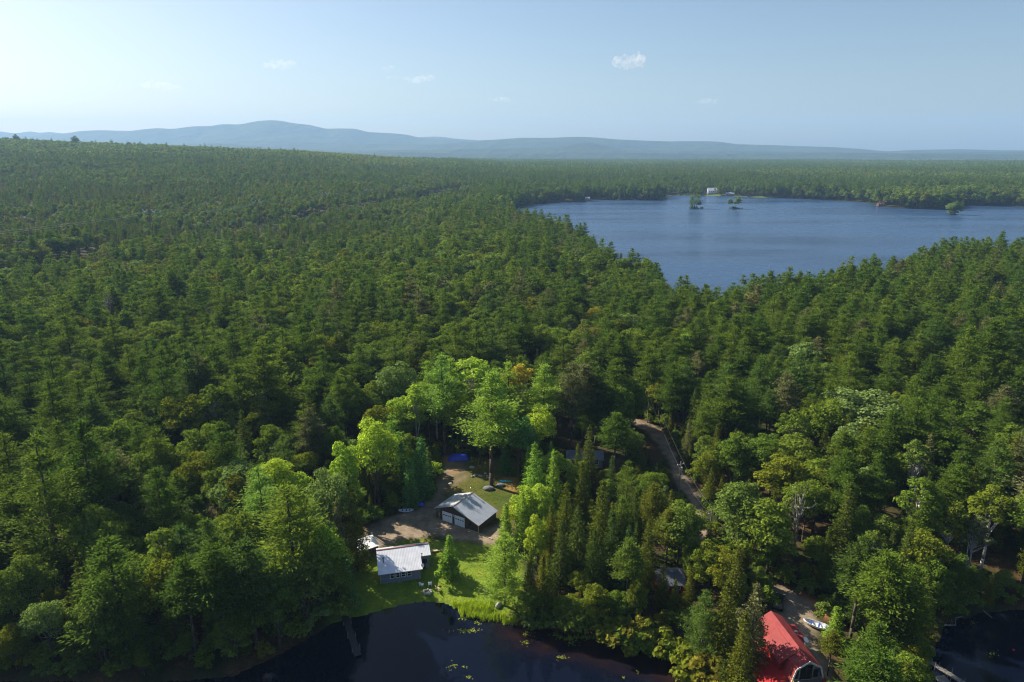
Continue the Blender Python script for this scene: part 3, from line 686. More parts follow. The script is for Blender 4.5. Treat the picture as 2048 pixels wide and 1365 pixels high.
for k, mk, bx, by, ty, lab, kw in HAND:
    if by < 300:       # skyline trees stand on the hill crest
        p = atY(bx, ty, 1900.0); z = gz(p[0], 1900.0); add_tree(k, mk, p[0], 1900.0, max(14, p[2] - z), z, hand=lab or True, **kw)
    else: hand(k, mk, bx, by, ty, lab, **kw)
for q, (cx, cy, rx, ry) in enumerate(ISL):     # trees of the islands
    for k in range((26, 20, 12)[q]):
        a = RNG.random() * 6.28; r = RNG.random() ** .5 * .92; h = (RNG.uniform(4, 8.5), RNG.uniform(2.5, 6.5), RNG.uniform(11, 16))[q]
        kd = ('fir', 'fir', 'broad')[q] if RNG.random() < .62 else 'shrub'
        if kd == 'shrub': h = RNG.uniform(2.5, 4.0) * (1.7 if q == 2 else 1)
        elif q == 2: r *= .6
        if q == 1: h *= 1.15 - .45 * (math.cos(a) * r > 0)
        h *= (1.1 - .35 * r) * (.72 if q < 2 else 1)
        add_tree(kd, 'spruce' if kd == 'fir' else ('pale' if q == 2 else 'green'), cx + math.cos(a) * rx * r, cy + math.sin(a) * ry * r, h, .3, hand='island', wide=1.45)
HXY = np.array([(t['x'], t['y']) for t in TREES])
NH = len(TREES)

KEEP = [ground(x, y)[:2] + (r,) for x, y, r in ((800, 1140, 7), (920, 1040, 9), (725, 1090, 6), (1178, 930, 9), (1340, 1185, 4.5), (1800, 1108, 3.5), (1580, 1300, 6.5), (1560, 1360, 6), (1357, 990, 1.5), (1295, 850, 1.5))]
SHORE_HOUSES = [(1427, 392), (1462, 393), (1176, 400), (1279, 396), (1770, 413.5)]
for x, y in SHORE_HOUSES: p = at(x, y, 0); KEEP.append((p[0], p[1] - 3, 8)); KEEP.append((p[0], p[1] + 9, 10 if y < 410 else 6))
def scatter(r0, r1, sp, amax):
    xs = np.arange(-r1, r1, sp); ys = np.arange(-20, r1, sp); X, Y = np.meshgrid(xs, ys)
    X = (X + RNG.uniform(-.42, .42, X.shape) * sp).ravel(); Y = (Y + RNG.uniform(-.42, .42, Y.shape) * sp).ravel()
    R = np.hypot(X, Y); A = np.degrees(np.arctan2(X, Y)); k = (R >= r0) & (R < r1) & (np.abs(A) < amax); X, Y, R = X[k], Y[k], R[k]
    d = land(X, Y); k = (d > .7) & (pl_d(X, Y) > 15 + 7 * vnoise(X, Y, 30, 1)); X, Y, R, d = X[k], Y[k], R[k], d[k]
    return X, Y, R, d
def zone(X, Y):
    """species weights and materials by place: pine, redpine, spruce, fir, broad, birch"""
    t = X / max(Y, 1); n = float(_zn)
    if Y > 1250 and t > -.1: return (.15, .12, .25, .0, .48, 0), .85
    if t < -.05 and Y > 900 + 300 * t * -1: return (.05, .02, .10, 0, .80, .03), .8
    if t < -.12 and 520 < Y <= 1150: return ((.02, .0, .90, 0, .08, 0) if n < .55 else (.04, .02, .10, 0, .80, .04)), .68
    if t < -.10 and Y > 330: return ((.16, .03, .22, 0, .55, .04) if n < .45 else (.10, .02, .05, 0, .78, .05)), .86
    if Y > 230 and t < -.02: return ((.34, .05, .10, 0, .46, .05) if n < .5 else (.12, .03, .08, 0, .72, .05)), .98
    if Y > 900: return ((.25, .12, .25, 0, .36, .02) if n < .5 else (.12, .05, .2, 0, .6, .03)), 1.12
    if Y > 230 and t < .25: return ((.58, .08, .14, 0, .18, .02) if n < .62 else (.22, .03, .15, 0, .55, .05)), .98
    if Y > 190 and t >= .1: return (.22, .50, .10, 0, .16, .02), .95
    if X > 22 and Y > 100 and X < 60 and Y < 165: return (.10, .10, .30, .12, .33, .05), .85
    if X >= 20: return ((.18, .16, .30, .08, .20, .08) if n > .52 else (.20, .28, .30, .05, .12, .05)), .95
    if X > 0: return (.10, .10, .50, .15, .15, 0), .82
    return ((.34, .05, .16, .06, .34, .05) if n > .48 else (.16, .03, .16, .06, .52, .07)), 1.0
KN = ['pine', 'redpine', 'spruce', 'fir', 'broad', 'birch']; HN = [20, 18.5, 14.5, 9.5, 14.5, 15.5]
def matfor(kind, X, Y, near):
    u = RNG.random()
    if kind in ('pine', 'redpine'):
        if near > 0 and RNG.random() < near: return 'brightglowneedle'
        return 'pine' if u < .955 else 'greyneedle'
    if kind in ('spruce', 'fir'):
        if near > 0 and RNG.random() < near: return 'brightglowneedle'
        return 'spruce' if u < .96 else 'greyneedle'
    if near > 0 and RNG.random() < near: return 'bright'
    return 'green' if u < .80 else ('olive' if u < .955 else ('pale' if u < .985 else 'greyneedle'))
SHD = (math.sin(SUN_AZ) / math.tan(SUN_EL), math.cos(SUN_AZ) / math.tan(SUN_EL))
def fill(r0, r1, sp, amax):
    global _zn
    X, Y, R, d = scatter(r0, r1, sp, amax)
    if r0 < 300:
        bad = np.zeros(len(X), bool)
        for poly, m in ((LAWN, .8), (DIRT, 1.2), (BACK, 0), (DRV, .8)): bad |= sdf(X, Y, poly) > -m
        bad |= road_d(X, Y) < 1.2
        for (cx, cy, cr) in KEEP: bad |= np.hypot(X - cx, Y - cy) < cr
        for hx, hy in HXY: bad |= np.hypot(X - hx, Y - hy) < 2.7
        X, Y, R, d = X[~bad], Y[~bad], R[~bad], d[~bad]
    else:
        bad = np.zeros(len(X), bool)
        for (cx, cy, cr) in KEEP: bad |= np.hypot(X - cx, Y - cy) < cr
        X, Y, R, d = X[~bad], Y[~bad], R[~bad], d[~bad]
    Z = height(X, Y, d); zn = (vnoise(X, Y, 70, 3) * .6 + vnoise(X, Y, 22, 5) * .4) if r0 < 300 else (vnoise(X * .5, Y, 150, 3) * .75 + vnoise(X, Y, 40, 5) * .25); hv = vnoise(X, Y, 60, 7)
    lit = np.maximum.reduce([sdf(X, Y, q) for q in (LAWN, DIRT, BACK)]); gap = vnoise(X, Y, 15, 11)
    for i in range(len(X)):
        if gap[i] < .10 and R[i] > 150: continue
        _zn = zn[i]; w, hs = zone(X[i], Y[i]); u = RNG.random() * sum(w); k = 0
        while u > w[k]: u -= w[k]; k += 1
        kind = KN[k]; h = HN[k] * hs * (.60 + .50 * RNG.random() + .42 * hv[i])
        if RNG.random() < .2: h *= .6
        elif R[i] < 500 and RNG.random() < .018: kind, h = 'snag', h * .95
        elif R[i] > 160 and RNG.random() < .11: kind, h = 'pine', 20 * hs * RNG.uniform(1.1, 1.35)
        if d[i] < 3: h *= .75
        if 930 < Y[i] < 1130 and X[i] > 500 and .52 < X[i] / Y[i] < .67 and kind != 'snag': h = min(24, h * 1.3)
        glow_share = max(0, min(.9, (22 + lit[i]) / 18)) if X[i] < 14 else 0  # closer to the clearing, more trees take the glow-lightened leaf colours
        if R[i] < 300 and X[i] < 10:
            for fq in (1.0, .7):
                tx, ty = X[i] - SHD[0] * h * fq, Y[i] - SHD[1] * h * fq
                if pip(tx, ty, LAWN) or pip(tx, ty, DIRT) or pip(tx, ty, BACK):
                    if RNG.random() < .8: h *= .5
                    break
        if R[i] < 300:
            ok = False
            for fct in (1, .62, .4, .25):
                if not blocks(X[i], Y[i], Z[i], h * fct, (3.4 if k in (0, 1, 4, 5) else 2) * fct): ok = True; break
            if not ok: continue
            h *= fct
            if h < 6.5: kind = 'fir' if RNG.random() < .5 else ('shrub' if h < 4.5 else 'broad')
        mk = 'greyneedle' if kind == 'snag' else matfor(kind, X[i], Y[i], glow_share)
        if mk == 'green' and R[i] > 420 and X[i] < 0 and RNG.random() < .42: mk = 'olive' if RNG.random() < .6 else 'pale'
        add_tree(kind, mk, float(X[i]), float(Y[i]), float(h), float(Z[i]), wide=1.18 if kind == 'broad' and R[i] > 200 else 1.0)
fill(48, 330, 5.5, 46)
def fringe():
    # low bushes and young firs along the shores and the edges of the openings
    X, Y, R, d = scatter(48, 200, 2.0, 46); e = np.minimum.reduce([d, -sdf(X, Y, LAWN), -sdf(X, Y, DIRT), -sdf(X, Y, BACK), -sdf(X, Y, DRV), road_d(X, Y)])
    k = (e > np.where(X < -26, .05, .5)) & (e < 9) & (RNG.random(len(X)) < np.where(e < 4, np.where(X < -26, .95, .55), np.where(X < -26, .5, .2))); X, Y, d = X[k], Y[k], d[k]; Z = height(X, Y, d)
    for x, y, z in zip(X, Y, Z):
        if min(np.hypot(HXY[:, 0] - x, HXY[:, 1] - y)) < 1.2 or any(math.hypot(x - c[0], y - c[1]) < c[2] for c in KEEP): continue
        u = RNG.random(); h = (RNG.uniform(1.4, 3.6) if u < .6 else RNG.uniform(3, 7)) * (1.25 if x < -26 else 1); kd = 'shrub' if u < .6 else ('fir' if u < .85 else 'broad')
        if blocks(x, y, z, h, 1.2): continue
        add_tree(kd, ['green', 'olive', 'green', 'green'][RNG.integers(4)] if kd != 'fir' else 'spruce', float(x), float(y), float(h), float(z))
fringe()
NEAR_END = len(TREES)
fill(330, 800, 5.9, 48)
fill(800, 1740, 7.2, 47)

# --- trees one can tell apart: every one an object with trunk and crown
FAM = dict(pine='pine_tree', redpine='pine_tree', spruce='spruce_tree', fir='spruce_tree', broad='broadleaf_tree', birch='broadleaf_tree', shrub='shrub', snag='dead_tree')
CATN = dict(pine_tree='pine tree', spruce_tree='spruce tree', broadleaf_tree='broadleaf tree', shrub='shrub', dead_tree='dead tree')
LOOK = dict(olivepine='yellow green', pine='dark green', spruce='dark olive', green='mid green', olive='olive yellow', pale='pale green', bright='bright yellow green', orange='orange crowned', rust='rusty dead', greyneedle='grey green', brightglowneedle='bright green', bluespruce='blue green')
SHAPE = dict(pine='layered white pine', redpine='round topped pine', spruce='pointed spruce', fir='small narrow fir', broad='round broadleaf tree', birch='light stemmed broadleaf tree', shrub='low leafy bush', snag='nearly bare dead tree')
MARKS = [((800, 1140), 'grey cabin'), ((920, 1040), 'two door garage'), ((725, 1090), 'small tin shed'), ((918, 917), 'blue tarp'), ((1357, 990), 'roadside utility pole'), ((1580, 1330), 'red roofed house'), ((1178, 930), 'half hidden grey roof'),
         ((712, 1275), 'left dock'), ((1295, 850), 'far utility pole'), ((1890, 1335), 'right dock'), ((1920, 1240), 'fallen dead logs'), ((1340, 1180), 'dark red roof')]
MARKS = [(ground(*p)[:2], n) for p, n in MARKS]
def vis(t):
    xs, ys, d = proj(t['x'], t['y'], t['z'] + t['h'] * .75)
    return (t['h'] * F / d) if (-20 < xs < 2068 and 300 < ys < 1400) else 0
for i, t in enumerate(TREES): t['px'] = vis(t) + (1000 if t['hand'] else 0) if (i < NH or i < NEAR_END) else 0
chosen = {}
for i, t in enumerate(TREES):
    if t['px'] > 0 or t['hand']: chosen.setdefault(FAM[t['kind']], []).append(i)
solo = set()
for f in chosen:
    chosen[f].sort(key=lambda i: -TREES[i]['px']); chosen[f] = chosen[f][:285]; solo |= set(chosen[f])
ORD = lambda n: f"{n}{'th' if 10 <= n % 100 <= 20 else {1: 'st', 2: 'nd', 3: 'rd'}.get(n % 10, 'th')}"
def band(t):
    X, Y = t['x'], t['y']
    if t['hand'] == 'island': return ('on the small lake islands', 'trees on the lake islands')
    if Y > 1000: return ('on the left skyline', 'trees on the skyline')
    xc, yc, _ = proj(X, Y, t['z'] + t['h'] * .6)
    row = 'beside the near cove' if yc > 1190 else ('level with the cabin' if yc > 1040 else ('level with the garage' if yc > 930 else ('just behind the clearing' if yc > 820 else ('high behind the clearing' if yc > 700 else 'below the big lake'))))
    side = 'left forest' if xc < 640 else ('middle forest' if xc < 1240 else 'right forest')
    return (f"{side} {row}", f"trees of the {side} {row}")
rank = {}
lab_of = {}
by_mark = {}
for i in solo:
    t = TREES[i]
    if isinstance(t['hand'], str) and t['hand'] != 'island': lab_of[i] = t['hand']; continue
    best = min(MARKS, key=lambda m: math.hypot(m[0][0] - t['x'], m[0][1] - t['y'])); dd = math.hypot(best[0][0] - t['x'], best[0][1] - t['y'])
    if dd < 16 and t['hand'] != 'island': by_mark.setdefault((best[1], SHAPE[t['kind']], t['mat']), []).append((dd, i))
    else: by_mark.setdefault(('~' + band(t)[0], SHAPE[t['kind']], t['mat']), []).append((proj(t['x'], t['y'], t['z'] + t['h'] * .6)[0], i))
for (mk, sh, mt), L in by_mark.items():
    L.sort(); L2 = len(L)
    for k, (dd, i) in enumerate(L):
        if mk[0] == '~':
            q = 'only one' if L2 == 1 else f"{ORD(k + 1)} from left"
            lab_of[i] = f"{LOOK[mt]} {sh}, {q}, {mk[1:]}" if not mk[1:].startswith('on') else f"{LOOK[mt]} {sh} {mk[1:]}, {q}"
        else: lab_of[i] = f"{LOOK[mt]} {sh}, {'closest' if k == 0 else ORD(k + 1) + ' closest'} such tree to the {mk}" if sh[-4:] != 'bush' else f"{LOOK[mt]} {sh}, {'closest' if k == 0 else ORD(k + 1) + ' closest'} such bush to the {mk}"
for i in sorted(solo, key=lambda i: -TREES[i]['px']):
    t = TREES[i]; fam = FAM[t['kind']]
    e = bpy.data.objects.new(fam, None); e.location = (t['x'], t['y'], t['z']); e.rotation_euler = (0, 0, t['rz']); e.scale = (t['s'], t['s'], t['sz'])
    e['label'] = lab_of[i]; e['category'] = CATN[fam]; e['group'] = f"{CATN[fam]}s, {band(t)[1]}"[:60]
    COL.objects.link(e)
    c = bpy.data.objects.new('crown', crown_mesh(t['kind'], t['var'], t['mat'])); c.parent = e; COL.objects.link(c)
    if t['kind'] != 'shrub':
        k = bpy.data.objects.new('trunk', trunk_mesh(t['kind'], t['var'], t['bark'])); k.parent = e; COL.objects.link(k)

# --- the rest of the woods: two objects of kind stuff, drawn as instances on points
def tb_quads(tb):
    v = np.array([tuple(p) for p in tb.v]); f = np.array([q for q in tb.f if len(q) == 4]); return v[f]
def src(name, col, Qs, mats, midx, tree):
    me = mesh_quads(name, np.concatenate(Qs), mats, midx, dict(leaf=RNG.random(sum(map(len, Qs))), tree=tree)); o = bpy.data.objects.new(name, me); col.objects.link(o); return o
def instancer(name, col, pts, idx, rot, scl, label):
    me = bpy.data.meshes.new(name); me.vertices.add(len(pts)); me.vertices.foreach_set("co", np.asarray(pts, np.float32).reshape(-1))
    a = me.attributes.new('idx', 'INT', 'POINT'); a.data.foreach_set("value", np.asarray(idx, np.int32))
    a = me.attributes.new('rot', 'FLOAT_VECTOR', 'POINT'); a.data.foreach_set("vector", np.asarray(rot, np.float32).reshape(-1))
    a = me.attributes.new('scl', 'FLOAT_VECTOR', 'POINT'); a.data.foreach_set("vector", np.asarray(scl, np.float32).reshape(-1))
    o = tag(obj(name, me), label, kind='stuff')
    ng = bpy.data.node_groups.new(name + '_nodes', 'GeometryNodeTree')
    ng.interface.new_socket('Geometry', in_out='INPUT', socket_type='NodeSocketGeometry'); ng.interface.new_socket('Geometry', in_out='OUTPUT', socket_type='NodeSocketGeometry')
    gi = ng.nodes.new('NodeGroupInput'); go = ng.nodes.new('NodeGroupOutput'); ip = ng.nodes.new('GeometryNodeInstanceOnPoints')
    ci = ng.nodes.new('GeometryNodeCollectionInfo'); ci.inputs['Collection'].default_value = col; ci.inputs['Separate Children'].default_value = True; ci.inputs['Reset Children'].default_value = True
    L = ng.links
    L.new(gi.outputs[0], ip.inputs['Points']); L.new(ci.outputs[0], ip.inputs['Instance']); ip.inputs['Pick Instance'].default_value = True
    for nm, dt, sk in (('idx', 'INT', 'Instance Index'), ('rot', 'FLOAT_VECTOR', 'Rotation'), ('scl', 'FLOAT_VECTOR', 'Scale')):
        na = ng.nodes.new('GeometryNodeInputNamedAttribute'); na.data_type = dt; na.inputs[0].default_value = nm
        outs = [q for q in na.outputs if q.enabled and q.name == 'Attribute']; L.new(outs[0], ip.inputs[sk])
    L.new(ip.outputs[0], go.inputs[0])
    md = o.modifiers.new('instances', 'NODES'); md.node_group = ng
    return o
ccol = bpy.data.collections.new('tree_sources'); S_ = {}; order = []
LOD = [(1, 1), (.30, 1.7), (.11, 2.8)]
pts, idx, rot, scl = [], [], [], []
for i, t in enumerate(TREES):
    if i in solo: continue
    R = math.hypot(t['x'], t['y']); l = 0 if R < 300 else (1 if R < 700 else 2)
    key = (t['kind'], t['var'] if l < 2 else t['var'] % 2, t['mat'], l)
    if key not in S_:
        k = KIND[key[0]][key[1]]; q = thin(k['Q'], *LOD[l]) if l else k['Q']; Qs = [q]; mi = np.zeros(len(q)); ms = [M[t['mat']]]
        if l == 0: tq = tb_quads(k['tb']); Qs.append(tq); mi = np.concatenate([mi, np.ones(len(tq))]); ms.append(M[t['bark']])
        nm = f"source_{len(S_):03d}"; S_[key] = len(S_); src(nm, ccol, Qs, ms, mi, np.zeros(len(mi)))
    pts.append((t['x'], t['y'], t['z'])); idx.append(S_[key]); rot.append((0, 0, t['rz'])); scl.append((t['s'], t['s'], t['sz']))
instancer('forest', ccol, pts, idx, rot, scl, 'mixed forest of pines, spruces and broadleaf trees filling the land between the single trees')
print('trees', len(TREES), 'single', len(solo), 'instanced', len(pts))

# tiles of small trees for the woods more than 1.7 km away
pcol = bpy.data.collections.new('wood_sources'); TILE = 100.0
def tile(n, mixw, sp):
    Qs, mi, tr = [], [], []; mats = [M[k] for k in ('pine', 'spruce', 'green', 'olive', 'pale')]
    low = {k: [thin(v['Q'], .016 if k != 'broad' else .011, 6.8) for v in KIND[k][:2]] for k in ('pine', 'spruce', 'broad')}
    m = int(TILE / sp)
    for a in range(m):
        for b in range(m):
            x = (a + .5 + RNG.uniform(-.45, .45)) * sp - TILE / 2; y = (b + .5 + RNG.uniform(-.45, .45)) * sp - TILE / 2
            u = RNG.random(); s = RNG.uniform(.5, 1.2)
            if u < mixw[0]: k, mm = 'pine', 0
            elif u < mixw[0] + mixw[1]: k, mm = 'spruce', 1
            else: k, mm = 'broad', (2 if RNG.random() < (.45 if n == 0 else .75) else (3 if RNG.random() < .75 else 4))
            q = low[k][RNG.integers(2)]; an = RNG.random() * 6.28; R2 = np.array([[math.cos(an), math.sin(an), 0], [-math.sin(an), math.cos(an), 0], [0, 0, 1]])
            Qs.append((q @ R2) * s + [x, y, 0]); mi.append(np.full(len(q), mm)); tr.append(np.full(len(q), RNG.random()))
    src(f"wood_{n}", pcol, Qs, mats, np.concatenate(mi), np.concatenate(tr))
MIX = [(.02, .03), (.06, .16), (.38, .32), (.1, .75), (.1, .2)]
for n in range(5): tile(n, MIX[n], 7.6)
xs = np.arange(-6500, 6500, TILE); X, Y = np.meshgrid(xs, np.arange(900, 7600, TILE)); X, Y = X.ravel(), Y.ravel(); R = np.hypot(X, Y); A = np.degrees(np.arctan2(X, Y))
k = (R > 1740) & (R < 5300) & (np.abs(A) < 48) & (land(X, Y) > 75) & (pl_d(X, Y) > 60); X, Y = X[k], Y[k]; Z = height(X, Y)
Zx = (height(X + 40, Y) - height(X - 40, Y)) / 80; Zy = (height(X, Y + 40) - height(X, Y - 40)) / 80
rt = []; id2 = []
for i in range(len(X)):
    e = Vector((-Zx[i], -Zy[i], 1)).normalized(); qt = Vector((0, 0, 1)).rotation_difference(e).to_matrix() @ Matrix.Rotation(math.pi / 2 * RNG.integers(4), 3, 'Z'); rt.append(tuple(qt.to_euler()))
    t = X[i] / Y[i]; n = vnoise(X[i:i + 1], Y[i:i + 1], 400, 2)[0]
    id2.append(int((0 if n < .5 else 1) if t < -.12 else (2 if n < .35 else 3 if n < .55 else 4 if n < .8 else 1)))
instancer('distant_forest', pcol, np.stack([X, Y, Z - .5], 1), id2, rt, np.ones((len(X), 3)), 'far forest fading to blue on the hill and the plain beyond the lake')
print('tiles', len(X))

# ------------------------------------------------------------------ the air
def haze():
    X0, X1, Y0, Y1, Z0, Z1 = -13500, 13500, -13200, 13500, -62.5, 640
    b = MB(); b.box(X0, X1, Y0, Y1, Z0, Z1)
    def hb(nt, out):
        v = nt.nodes.new("ShaderNodeVolumePrincipled"); v.inputs["Color"].default_value = (.38, .61, .96, 1); v.inputs["Density"].default_value = 8.5e-5
        v.inputs["Density Attribute"].default_value = ""; v.inputs["Anisotropy"].default_value = .15
        nt.links.new(v.outputs[0], out.inputs["Volume"])
    m = mat('haze', hb)
    try: m.cycles.homogeneous_volume = True
    except Exception: pass
    tag(b.build('haze', m), 'pale blue summer haze', kind='stuff')

# ------------------------------------------------------------------ buildings
def metalroof(name, c1, c2, rough=.35, pitch=.3, axis='X'):
    def b(nt, out):
        v = objvec(nt); w = N(nt, "ShaderNodeTexWave", wave_type='BANDS', bands_direction=axis); w.inputs["Scale"].default_value = .314 / pitch; nt.links.new(v, w.inputs["Vector"])
        n = noise(nt, .9, 5, v); n2 = noise(nt, 6, 4, v)
        c = ramp(nt, n, [(.35, c1), (.7, c2)]); c = mixc(nt, ramp(nt, n2, [(.55, (0, 0, 0)), (.8, (.35, .35, .35))]), c, tuple(x * .6 for x in c1))
        principled(nt, out, c, rough, 0.0 if rough > .5 else .3, .4, bump=w.outputs["Fac"], bstr=.35, bdist=.03)
    return mat(name, b)
def siding(name, c, pitch=.18, dirn='Z'):
    def b(nt, out):
        v = objvec(nt); w = N(nt, "ShaderNodeTexWave", wave_type='BANDS', bands_direction=dirn, wave_profile='SAW'); w.inputs["Scale"].default_value = .314 / pitch; nt.links.new(v, w.inputs["Vector"])
        n = noise(nt, 2.5, 5, v); principled(nt, out, ramp(nt, n, [(.3, tuple(x * .75 for x in c)), (.7, tuple(x * 1.2 for x in c))]), .75, spec=.25, bump=w.outputs["Fac"], bstr=.8, bdist=.03)
    return mat(name, b)
M['tin'] = metalroof('tin_roof', (.66, .67, .72), (.80, .81, .86)); M['tin_old'] = metalroof('weathered_tin_roof', (.38, .40, .46), (.56, .58, .64), .42)
M['redmetal'] = metalroof('red_metal_roof', (.20, .020, .022), (.27, .034, .034), .75, .35, 'Y'); M['redbright'] = metalroof('bright_red_metal_roof', (.33, .008, .008), (.40, .013, .012), .75, .35, 'Y')
M['sid_grey'] = siding('blue_grey_siding', (.20, .21, .27)); M['sid_brown'] = siding('dark_brown_boards', (.085, .060, .052), .2, 'X'); M['sid_pale'] = siding('pale_blue_grey_siding', (.32, .36, .42))
M['white'] = simple('white_paint', (.78, .78, .78), .45, var=.06); M['bluewhite'] = simple('white_garage_door', (.80, .84, .92), .4, var=.06); M['tan'] = simple('tan_board', (.42, .33, .20), .7)
M['wood'] = simple('grey_weathered_wood', (.22, .20, .18), .85, scale=5); M['wooddark'] = simple('dark_wet_wood', (.05, .045, .045), .7, scale=5); M['woodwarm'] = simple('yellow_brown_deck_wood', (.38, .23, .08), .7, scale=4)
M['steel'] = simple('galvanised_steel', (.45, .46, .48), .35, .8, .5); M['dark'] = simple('dark_gap', (.015, .014, .016), .8); M['plastic'] = simple('white_blue_plastic', (.66, .74, .85), .35, var=.05)
M['trimred'] = simple('reddish_trim', (.20, .06, .05), .6); M['rubber'] = simple('black_rubber', (.02, .02, .02), .7); M['stone'] = simple('pale_stone', (.42, .40, .38), .9, scale=6, var=.4)
M['stonedark'] = simple('dark_stone', (.16, .16, .18), .9, scale=6, var=.4); M['tarp'] = simple('blue_tarp', (.02, .06, .62), .4, spec=.5, scale=2, var=.35); M['turq'] = simple('turquoise_plastic', (.06, .50, .55), .35)
M['redpaint'] = simple('red_paint', (.45, .03, .02), .35); M['greenpaint'] = simple('dark_green_paint', (.006, .016, .011), .18, .3, .6); M['bluepaint'] = simple('blue_boat_paint', (.04, .09, .38), .3); M['darkred'] = simple('dark_red_wall', (.28, .02, .02), .6)
M['shaderoof'] = metalroof('shaded_grey_roof', (.11, .12, .15), (.19, .20, .24), .55); M['teal'] = simple('dark_teal_roof', (.015, .06, .065), .5); M['greyroof'] = metalroof('grey_roof', (.24, .25, .29), (.38, .40, .44), .5)  # first roof is the grey roof's shaded copy, shade darkened into its colour
def glass(nt, out): principled(nt, out, (.012, .015, .02), .08, spec=.8)
M['glass'] = mat('window_glass', glass)
def at_frame(pa, pb):
    a = ground(*pa); b = ground(*pb); v = np.array(b[:2]) - np.array(a[:2]); return a, math.atan2(v[1], v[0]), float(np.linalg.norm(v))
def window(parent, x0, x1, z0, z1, y=0.0, fr=.08, frm=None, bars=1, name='window', side=-1):
    """a framed window standing proud of the wall plane y; a part with its pane as sub-part"""
    f = MB(); y0, y1 = (y - .07, y + .03) if side < 0 else (y - .03, y + .07)
    f.box(x0, x1, y0, y1, z0, z0 + fr).box(x0, x1, y0, y1, z1 - fr, z1).box(x0, x0 + fr, y0, y1, z0 + fr, z1 - fr).box(x1 - fr, x1, y0, y1, z0 + fr, z1 - fr)
    if bars: zc = (z0 + z1) / 2; f.box(x0 + fr, x1 - fr, y0 + .01, y1, zc - .03, zc + .03)
    w = f.build(name, frm or M['white'], parent); ym = y - .02 if side < 0 else y + .02
    MB().box(x0 + fr, x1 - fr, ym - .012, ym + .012, z0 + fr, z1 - fr).build('pane', M['glass'], w); return w

# --- grey cabin
(ax, ay, az), ang, w = at_frame((762, 1169), (842, 1157.5))
cb = thing('cabin', 'small blue grey cabin with white metal roof and four white windows facing the water', 'cabin', (ax, ay, az - .05), ang)
D = 7.2; EH = 2.42; RH = 4.15; RY = 5.1
MB().prism([(0, 0)], 0, 0) if False else None
wb = MB(); prof = [(0, -.4), (0, EH), (RY, RH - .12), (D, 3.1), (D, -.4)]
wb.poly([(0, y, z) for y, z in prof] + [(w, y, z) for y, z in prof], [(0, 1, 2, 3, 4), (9, 8, 7, 6, 5), (0, 5, 6, 1), (4, 3, 8, 9), (0, 4, 9, 5)])
wb.build('wall', M['sid_grey'], cb)
xe = 9.7
eb = MB(); prof = [(2.8, -.4), (2.8, 3.12), (RY, RH - .16), (6.6, 3.3), (6.6, -.4)]
eb.poly([(w + .003, y, z) for y, z in prof] + [(xe - .1, y, z) for y, z in prof], [(0, 1, 2, 3, 4), (9, 8, 7, 6, 5), (0, 5, 6, 1), (4, 3, 8, 9)])
eb.build('side_wing', M['sid_grey'], cb)
sl = (RH - EH) / (RY + .0); zf = lambda y: EH + .06 + sl * y
rf = MB(); rf.slab([(-.4, -.4, zf(-.4)), (w + .35, -.4, zf(-.4)), (w + .35, RY, zf(RY)), (-.4, RY, zf(RY))], .07)
rf.slab([(w + .352, 2.45, zf(2.45)), (xe + .15, 2.45, zf(2.45)), (xe + .15, RY, zf(RY)), (w + .352, RY, zf(RY))], .07)
rf.slab([(-.4, RY, zf(RY)), (xe + .15, RY, zf(RY)), (xe + .15, D + .3, 3.12), (-.4, D + .3, 3.12)], .07)
roof = rf.build('roof', M['tin'], cb)
MB().box(-.42, xe + .17, RY - .14, RY + .14, zf(RY) + .005, zf(RY) + .05).build('ridge_cap', M['trimred'], roof)
MB().box(-.41, w + .36, -.47, -.405, zf(-.4) - .14, zf(-.4) + .0).box(w + .36, xe + .16, 2.38, 2.445, zf(2.45) - .14, zf(2.45)).build('fascia', M['wood'], roof)
MB().box(-.06, .06, -.06, .06, -.3, EH - .05).build('corner_board', M['tan'], cb)
for fx in (.285, .425, .565, .71): window(cb, w * fx - .39, w * fx + .39, .98, 2.13)
cp = MB(); cp.lathe([(.11, zf(2.2) - .1), (.11, zf(2.2) + .85)], 12, (.75, 2.2)).lathe([(.20, zf(2.2) + .85), (.22, zf(2.2) + 1.0), (.05, zf(2.2) + 1.1)], 12, (.75, 2.2)); cp.build('chimney_pipe', M['wood'], roof)
MB().bar((w + .45, 1.2, 2.2), (w + .45, 1.2, 4.6), .06).bar((w + .45, 1.2, 4.6), (w + .45, 1.2, 4.75), .12).build('vent_mast', M['wooddark'], cb)
dh = MB(); dh.lathe([(.02, 0), (.22, .05), (.36, .16)], 14); ds = dh.build('satellite_dish', M['white'], cb); ds.location = (w + .35, .15, 2.75); ds.rotation_euler = (1.0, .3, .4)
window(cb, xe - 1.6, xe - .6, 1.5, 2.4, 2.8, .06, M['wooddark'], 0)
MB().box(w + .5, w + 1.2, 2.73, 2.797, 0, 2.0).build('door', M['dark'], cb)
window(cb, 2.0, 3.0, 1.2, 2.2, D, side=1)

